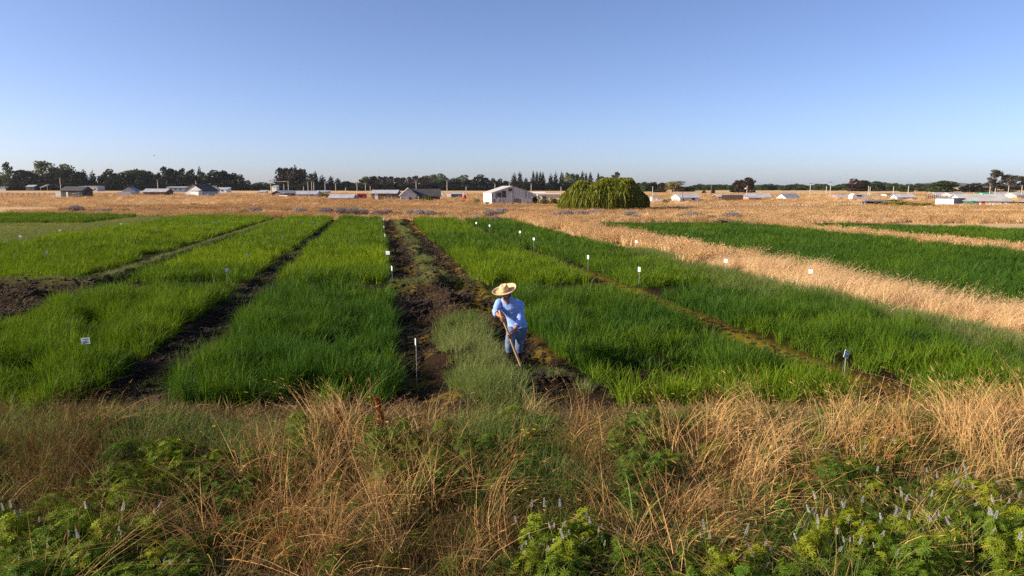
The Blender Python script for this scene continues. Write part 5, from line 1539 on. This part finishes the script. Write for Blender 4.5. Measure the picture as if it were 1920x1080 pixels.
FY = 12.0                                                  # distance of the farmer
root = empty('person', (P(962, 690, FY)[0], FY, float(ground_z(0, FY))), 0, 'farmer in a straw hat, blue shirt and jeans bending over a hoe', 'person')
O = np.array(root.location)
def Q(px, py, dy):
    return P(px, py, FY + dy) - O

def lerp(a, b, t):
    return a + (b - a) * t

pelvis = Q(970, 614, .20)
waist = Q(967, 598, .16)
chest = Q(959, 578, .02)
neckb = Q(952, 567, -.08)
shR, shL = Q(936, 569, -.02), Q(975, 573, .04)
elR, elL = Q(929, 586, -.06), Q(975, 600, -.04)
wrR, wrL = Q(937, 592, -.28), Q(965, 619, -.24)
hdR, hdL = Q(941, 600, -.33), Q(961, 630, -.30)
hipR, hipL = Q(961, 618, .16), Q(979, 616, .26)
knR, knL = Q(955, 644, .02), Q(974, 646, .24)
anR, anL = Q(957, 682, .12), Q(971, 684, .30)
head = Q(947, 552, -.16)
chin = Q(944.5, 562.5, -.22)

def skin_obj(name, verts, edges, radii, mat, parent, sub=2):
    me = bpy.data.meshes.new(name)
    me.from_pydata([tuple(map(float, v)) for v in verts], edges, [])
    o = obj(name, me, parent)
    sk = o.modifiers.new('skin', 'SKIN')
    sk.use_smooth_shade = True
    sk.branch_smoothing = .3
    for i, r in enumerate(radii):
        d = me.skin_vertices[0].data[i]
        d.radius = (r, r) if not hasattr(r, '__len__') else r
    me.skin_vertices[0].data[0].use_root = True
    o.modifiers.new('smooth', 'SUBSURF').levels = sub
    o.modifiers['smooth'].render_levels = sub
    me.materials.append(mat)
    return o

# body: pelvis, spine, neck, head, arms, hands with fingers and legs in one surface
V, E, RD = [pelvis, waist, chest, neckb], [(0, 1), (1, 2), (2, 3)], [.09, .085, .085, .055]
def chain(start, pts, rads):
    k = start
    for p, r in zip(pts, rads):
        V.append(np.array(p)); RD.append(r)
        E.append((k, len(V) - 1))
        k = len(V) - 1
    return k
hdir = (head - neckb) / np.linalg.norm(head - neckb)
chain(3, [lerp(neckb, head, .5), head + (0, .015, -.02), head + (0, .02, .05), head + (0, .02, .10)], [.055, .085, .088, .055])
jaw = len(V) - 3
chain(jaw, [lerp(head, chin, .6), chin], [.062, .036])
hip_v = 0
for hp, kn, an, toe in ((hipR, knR, anR, anR + np.array((-.03, -.20, -.05))), (hipL, knL, anL, anL + np.array((.02, -.20, -.05)))):
    chain(0, [hp, lerp(hp, kn, .5), kn, lerp(kn, an, .4), an, toe], [.085, .075, .055, .052, .04, .035])

hoe_top, hoe_tip = Q(938.5, 588, -.31), Q(979, 691, -.20)
hd = (hoe_tip - hoe_top) / np.linalg.norm(hoe_tip - hoe_top)
def on_shaft(p):
    return hoe_top + hd * np.dot(p - hoe_top, hd)
gR, gL = on_shaft(hdR), on_shaft(hdL)
def arm(sh, el, wr, grip, side):
    k = chain(2, [sh, lerp(sh, el, .5), el, lerp(el, wr, .45), wr], [.062, .052, .044, .042, .031])
    # palm beside the shaft, fingers curling round it
    view = np.array((0, -1.0, .25)); view /= np.linalg.norm(view)
    across = np.cross(hd, view); across /= np.linalg.norm(across)
    palm = grip - across * side * .036 + view * .012
    k2 = chain(k, [lerp(wr, palm, .55), palm], [.034, .036])
    for j in range(4):
        off = hd * (-.034 + .023 * j)
        L = (.95, 1.05, 1.0, .82)[j]
        chain(k2, [palm + off + view * .022 + across * side * .008,
                   grip + off + view * .034 * L + across * side * .010,
                   grip + off + view * .022 * L + across * side * .034 * L,
                   grip + off - view * .006 + across * side * .032 * L], [.0105, .010, .0095, .008])
    chain(k2, [palm - hd * .03 - view * .012 + across * side * .012, grip - hd * .042 - view * .022 + across * side * .014, grip - hd * .05 - view * .012 + across * side * .034], [.0125, .011, .009])
arm(shR, elR, wrR, gR, 1)
arm(shL, elL, wrL, gL, -1)
body = skin_obj('body', V, E, RD, SKIN, root)

# face: nose, ears, eyes, brows, mouth on the lowered head
fdir = np.array((-.25, -1.0, -.55)); fdir /= np.linalg.norm(fdir)
fright = np.cross(fdir, (0, 0, 1.0)); fright /= np.linalg.norm(fright)
fup = np.cross(fright, fdir)
def FP(r, u, f):
    return head + fright * r + fup * u + fdir * f
mb = MB().tube([FP(0, .035, .088), FP(0, .005, .105), FP(0, -.018, .118), FP(0, -.026, .098)], [.008, .012, .017, .010], 7)
mb.build('nose', SKIN, root, True)
for s in (-1, 1):
    MB().tube([FP(s * .086, .025, -.005), FP(s * .098, .012, -.008), FP(s * .096, -.012, -.004), FP(s * .086, -.03, .004)], [.008, .016, .014, .006], 6).build('ear', SKIN, root, True)
    MB().tube([FP(s * .046, .026, .083), FP(s * .030, .026, .094), FP(s * .016, .024, .092)], [.004, .007, .004], 6).build('eye', B['card'], root, True)
    MB().tube([FP(s * .052, .046, .082), FP(s * .034, .050, .094), FP(s * .014, .046, .096)], [.004, .005, .004], 5).build('eyebrow', HAIR, root, True)
MB().tube([FP(-.028, -.052, .088), FP(0, -.050, .100), FP(.028, -.052, .088)], [.004, .007, .004], 6).build('mouth', paint('lips', (.30, .10, .08), None, 9, .5), root, True)
hm = MB()
hm.rings([[head + np.array((.095 * math.cos(a), .03 + .095 * math.sin(a), z)) * (1, 1, 1) for a in np.linspace(.1, math.pi - .1, 10)] + [head + np.array((.078 * math.cos(a), .03 + .078 * math.sin(a), z)) for a in np.linspace(math.pi - .1, .1, 10)] for z in (-.055, -.01, .05)])
hm.build('hair', HAIR, root, True)

def loft(mb, secs, n=20, wr=0.0, seed=1, cap=True):
    """secs: (centre, half width across x, half depth, yaw); wrinkles as real relief."""
    w = np.random.RandomState(seed)
    rings = []
    for i, (c, a, b, yaw) in enumerate(secs):
        ring = []
        for k in range(n):
            t = 2 * math.pi * k / n
            q = 1 + wr * w.normal(0, 1)
            x, y = a * math.cos(t) * q, b * math.sin(t) * q
            ring.append(c + np.array((x * math.cos(yaw) - y * math.sin(yaw), x * math.sin(yaw) + y * math.cos(yaw), 0)))
        rings.append(ring)
    mb.rings(rings, 0, cap)
    return mb

def smooth_pts(pts, rads, n):
    """Resample a polyline with radii."""
    pts = [np.array(p) for p in pts]
    out, ro = [], []
    for i in range(n):
        t = i / (n - 1) * (len(pts) - 1)
        k = min(int(t), len(pts) - 2)
        f = t - k
        p0, p1, p2, p3 = pts[max(k - 1, 0)], pts[k], pts[k + 1], pts[min(k + 2, len(pts) - 1)]
        out.append(.5 * ((2 * p1) + (-p0 + p2) * f + (2 * p0 - 5 * p1 + 4 * p2 - p3) * f * f + (-p0 + 3 * p1 - 3 * p2 + p3) * f ** 3))
        ro.append(rads[k] * (1 - f) + rads[k + 1] * f)
    return out, ro

def cloth(name, mb, mat):
    o = mb.build(name, mat, root, True)
    o.modifiers.new('smooth', 'SUBSURF').levels = 1
    o.modifiers['smooth'].render_levels = 1
    return o

wk = np.random.RandomState(31)
def sleeve(mb, pts, rads, n=15):
    p, r = smooth_pts(pts, rads, n)
    r = [v * (1 + .13 * math.sin(i * 2.1 + wk.uniform(0, 1)) ) for i, v in enumerate(r)]
    mb.tube(p, r, 12, 0, False)

yaw = R(-12)
sh = MB()
secs = [(pelvis + (0, -.02, .015), .182, .138, yaw), (pelvis + (-.002, -.02, .07), .178, .136, yaw), (waist + (0, -.01, .02), .172, .135, yaw), (lerp(waist, chest, .35) + (0, 0, .015), .182, .142, yaw),
        (lerp(waist, chest, .7) + (0, .01, .01), .202, .148, yaw), (chest + (.004, .015, .0), .216, .145, yaw), (lerp(chest, neckb, .45) + (.008, .03, .02), .212, .130, yaw), (lerp(chest, neckb, .8) + (.008, .035, .055), .160, .105, yaw), (neckb + (.004, .02, .075), .085, .085, yaw), (neckb + (0, .005, .095), .066, .066, yaw)]
pp, ra = smooth_pts([q[0] for q in secs], [q[1] for q in secs], 26)
_, rb = smooth_pts([q[0] for q in secs], [q[2] for q in secs], 26)
fold = np.random.RandomState(44)
rings = []
for i, (c_, a_, b2) in enumerate(zip(pp, ra, rb)):
    ring = []
    for k in range(30):
        t = 2 * math.pi * k / 30
        fz = math.sin(3 * t + i * .9) * .018 + math.sin(5 * t - i * 1.7 + 1) * .014 + fold.normal(0, .012)
        fz += -.05 * math.exp(-((t - 4.9 - .02 * i) / .12) ** 2) if 4 < i < 20 else 0
        x_, y_ = a_ * math.cos(t) * (1 + fz), b2 * math.sin(t) * (1 + fz)
        ring.append(c_ + np.array((x_ * math.cos(yaw) - y_ * math.sin(yaw), x_ * math.sin(yaw) + y_ * math.cos(yaw), 0)))
    rings.append(ring)
sh.rings(rings, 0, False)
sleeve(sh, [lerp(chest, shR, .72) + (0, .02, .03), shR + (0, .01, .01), lerp(shR, elR, .5), elR, lerp(elR, wrR, .42)], [.085, .082, .072, .066, .060])
sleeve(sh, [lerp(chest, shL, .72) + (0, .03, .03), shL + (0, .02, .015), lerp(shL, elL, .5), elL, lerp(elL, wrL, .62)], [.09, .086, .076, .066, .056])
cloth('shirt', sh, SHIRT)
col = MB()
for s in (-1, 1):
    c0 = neckb + np.array((0, -.055, .075))
    v = [c0 + (s * .006, -.03, -.035), c0 + (s * .062, .005, .0), c0 + (s * .075, .05, .022), c0 + (s * .066, .04, .045), c0 + (s * .045, -.01, .022)]
    col.add(v + [p + np.array((0, -.006, .008)) for p in v], [(0, 1, 2, 3, 4), (9, 8, 7, 6, 5)] + [(i, (i + 1) % 5, 5 + (i + 1) % 5, 5 + i) for i in range(5)])
col.build('collar', SHIRT, root)
# placket, buttons, chest pocket lie on the shirt front
front = lambda t: lerp(neckb + np.array((-.01, -.095, .03)), waist + np.array((-.02, -.165, .02)), t)
for t in (.22, .42, .62, .82):
    b_ = front(t) + np.array((0, -.004, 0))
    MB().tube([b_, b_ + np.array((0, -.008, 0))], .007, 8).build('button', B['card'], root)

jm = MB()
loft(jm, [(pelvis + (0, 0, .05), .165, .125, yaw), (pelvis + (0, 0, -.02), .172, .135, yaw), (pelvis + (-.002, 0, -.10), .168, .135, yaw), (lerp(hipR, hipL, .5) + (0, 0, -.16), .120, .11, yaw)], 18, .01, 5, False)
for hp, kn, an, sd in ((hipR, knR, anR, 1), (hipL, knL, anL, 2)):
    p, r = smooth_pts([hp + (0, 0, .03), lerp(hp, kn, .5), kn + (0, -.01, 0), lerp(kn, an, .36)], [.108, .098, .082, .076], 15)
    r = [v * (1 + .06 * math.sin(i * 2.4 + sd) + wk.normal(0, .015)) for i, v in enumerate(r)]
    jm.tube(p, r, 12, 0, False)
cloth('jeans', jm, JEANS)
loft(MB(), [(pelvis + (0, 0, .045), .171, .131, yaw), (pelvis + (0, 0, .08), .170, .130, yaw)], 18, 0, 1, False).build('belt', BELT, root, True)
for kn, an in ((knR, anR), (knL, anL)):
    bm = MB()
    p, r = smooth_pts([lerp(kn, an, .30), lerp(kn, an, .6), an + (0, .01, .02), an + (0, -.02, -.05)], [.068, .062, .052, .056], 9)
    bm.tube(p, r, 10)
    bm.tube([an + (0, .05, -.055), an + (0, -.06, -.05), an + (0, -.16, -.065), an + (0, -.22, -.075)], [.046, .052, .046, .030], 9)
    cloth('boot', bm, BOOT)

# straw hat: dished crown, brim curled up at the rim
hat = MB()
prof = [(.002, .112), (.030, .114), (.056, .122), (.074, .120), (.086, .100), (.095, .06), (.104, .012), (.118, .0), (.155, -.006), (.19, .0), (.222, .018), (.240, .042), (.236, .046), (.218, .025), (.19, .010), (.155, .004), (.110, .008)]
rings = []
for r, z in prof:
    ring = []
    for a in np.linspace(0, 2 * math.pi, 33)[:-1]:
        rx, ry = (r * .92, r * 1.12) if r < .106 else (r, r)
        dent = -.004 * math.exp(-(math.cos(a) * r / .022) ** 2) if z > .09 else 0
        wv = .012 * math.sin(2 * a + .6) * max(0, (r - .12) / .12)
        ring.append((rx * math.cos(a), ry * math.sin(a), z + dent + wv))
    rings.append(ring)
hat.rings(rings, 0, True)
ho = hat.build('straw_hat', STRAW, root, True, loc=Q(946.5, 546, -.17))
ho.scale = (.92, .92, .98)
ho.rotation_euler = (R(17), R(-13), R(-8))
hb = MB()
hb.rings([[(rr_ * .92 * math.cos(a), rr_ * 1.12 * math.sin(a), z) for a in np.linspace(0, 2 * math.pi, 33)[:-1]] for rr_, z in ((.1075, .010), (.103, .035))], 0, False)
hb.build('hat_band', paint('hat_band', (.40, .25, .13), None, 20, .8), ho, True)

# the hoe in his hands
hz_ = empty('hoe', O + hoe_tip, 0, 'long wooden handled hoe held by the farmer, its blade in the earth', 'hoe')
L0 = hoe_top - hoe_tip
p, r = smooth_pts([L0 - hd * .06, L0 * .7 + (.004, 0, 0), L0 * .4 - (.004, 0, 0), L0 * .12, hd * 0.0], [.019, .020, .021, .023, .021], 16)
MB().tube(p, r, 9).build('handle', SHAFT, hz_, True)
bl = MB()
q = hd * .0
bl.tube([-hd * .06, hd * .03], [.026, .028], 9)
bl.add([(-.07, .02, -.01), (.07, .02, -.01), (.085, -.10, -.15), (-.085, -.10, -.15), (-.07, .028, -.016), (.07, .028, -.016), (.085, -.094, -.154), (-.085, -.094, -.154)],
       [(0, 1, 2, 3), (7, 6, 5, 4), (0, 4, 5, 1), (1, 5, 6, 2), (2, 6, 7, 3), (3, 7, 4, 0)])
bl.build('blade', IRON, hz_)

# a bird crossing the sky on the left
p = P(289, 292, 160)
b_ = empty('bird', p, R(20), 'tiny dark bird flying above the tree line on the left', 'bird')
BK = paint('bird_feather', (.03, .03, .035), None, 9, .8)
MB().tube([(-.16, 0, 0), (-.06, 0, .03), (.08, 0, .03), (.18, 0, .05), (.24, 0, .04)], [.01, .05, .06, .04, .01], 7).build('body', BK, b_, True)
for s in (-1, 1):
    MB().add([(-.05, s * .03, .03), (.10, s * .03, .04), (.06, s * .22, .14), (-.02, s * .42, .10), (-.08, s * .2, .10)] + [(-.05, s * .03, .018), (.10, s * .03, .028), (.06, s * .22, .128), (-.02, s * .42, .095), (-.08, s * .2, .088)],
             [(0, 1, 2, 3, 4), (9, 8, 7, 6, 5)] + [(i, (i + 1) % 5, 5 + (i + 1) % 5, 5 + i) for i in range(5)]).build('wing', BK, b_)

# ------------------------------------------------------------------ the air
HAZE = 0.000045
if HAZE:
    hv = MB().box(-5200, 5600, -60, 4300, -8, 46).build('haze', [])
    m = bpy.data.materials.new('haze_air')
    m.use_nodes = True
    nt = m.node_tree
    nt.nodes.clear()
    out = N(nt, 'ShaderNodeOutputMaterial')
    pv = N(nt, 'ShaderNodeVolumePrincipled')
    pv.inputs['Color'].default_value = (.74, .78, .84, 1)
    pv.inputs['Density'].default_value = HAZE
    pv.inputs['Anisotropy'].default_value = 0
    nt.links.new(pv.outputs[0], out.inputs['Volume'])
    hv.data.materials.append(m)
    tag(hv, 'thin pale haze in the air over the fields', 'haze', None, 'stuff')

# ------------------------------------------------------------------ where nothing but the place tells look-alikes apart, count them from the left
ORD = 'first second third fourth fifth sixth seventh eighth ninth tenth eleventh twelfth thirteenth fourteenth fifteenth sixteenth seventeenth eighteenth nineteenth twentieth'.split()
shared = {}
for o in COL.objects:
    if o.parent is None and o.get('label') and o.get('kind') is None:
        shared.setdefault(o['label'], []).append(o)
for lb, os_ in shared.items():
    if 1 < len(os_) <= 20 and len(lb.split()) <= 13 and 'clod' not in lb:
        os_.sort(key=lambda o: proj(o.location[0], o.location[1], o.location[2] + .3)[0])
        for k, o in enumerate(os_):
            o['label'] = '%s, %s from the left' % (lb, ORD[k]) if len(lb.split()) <= 12 else '%s, %s from left' % (lb, ORD[k])
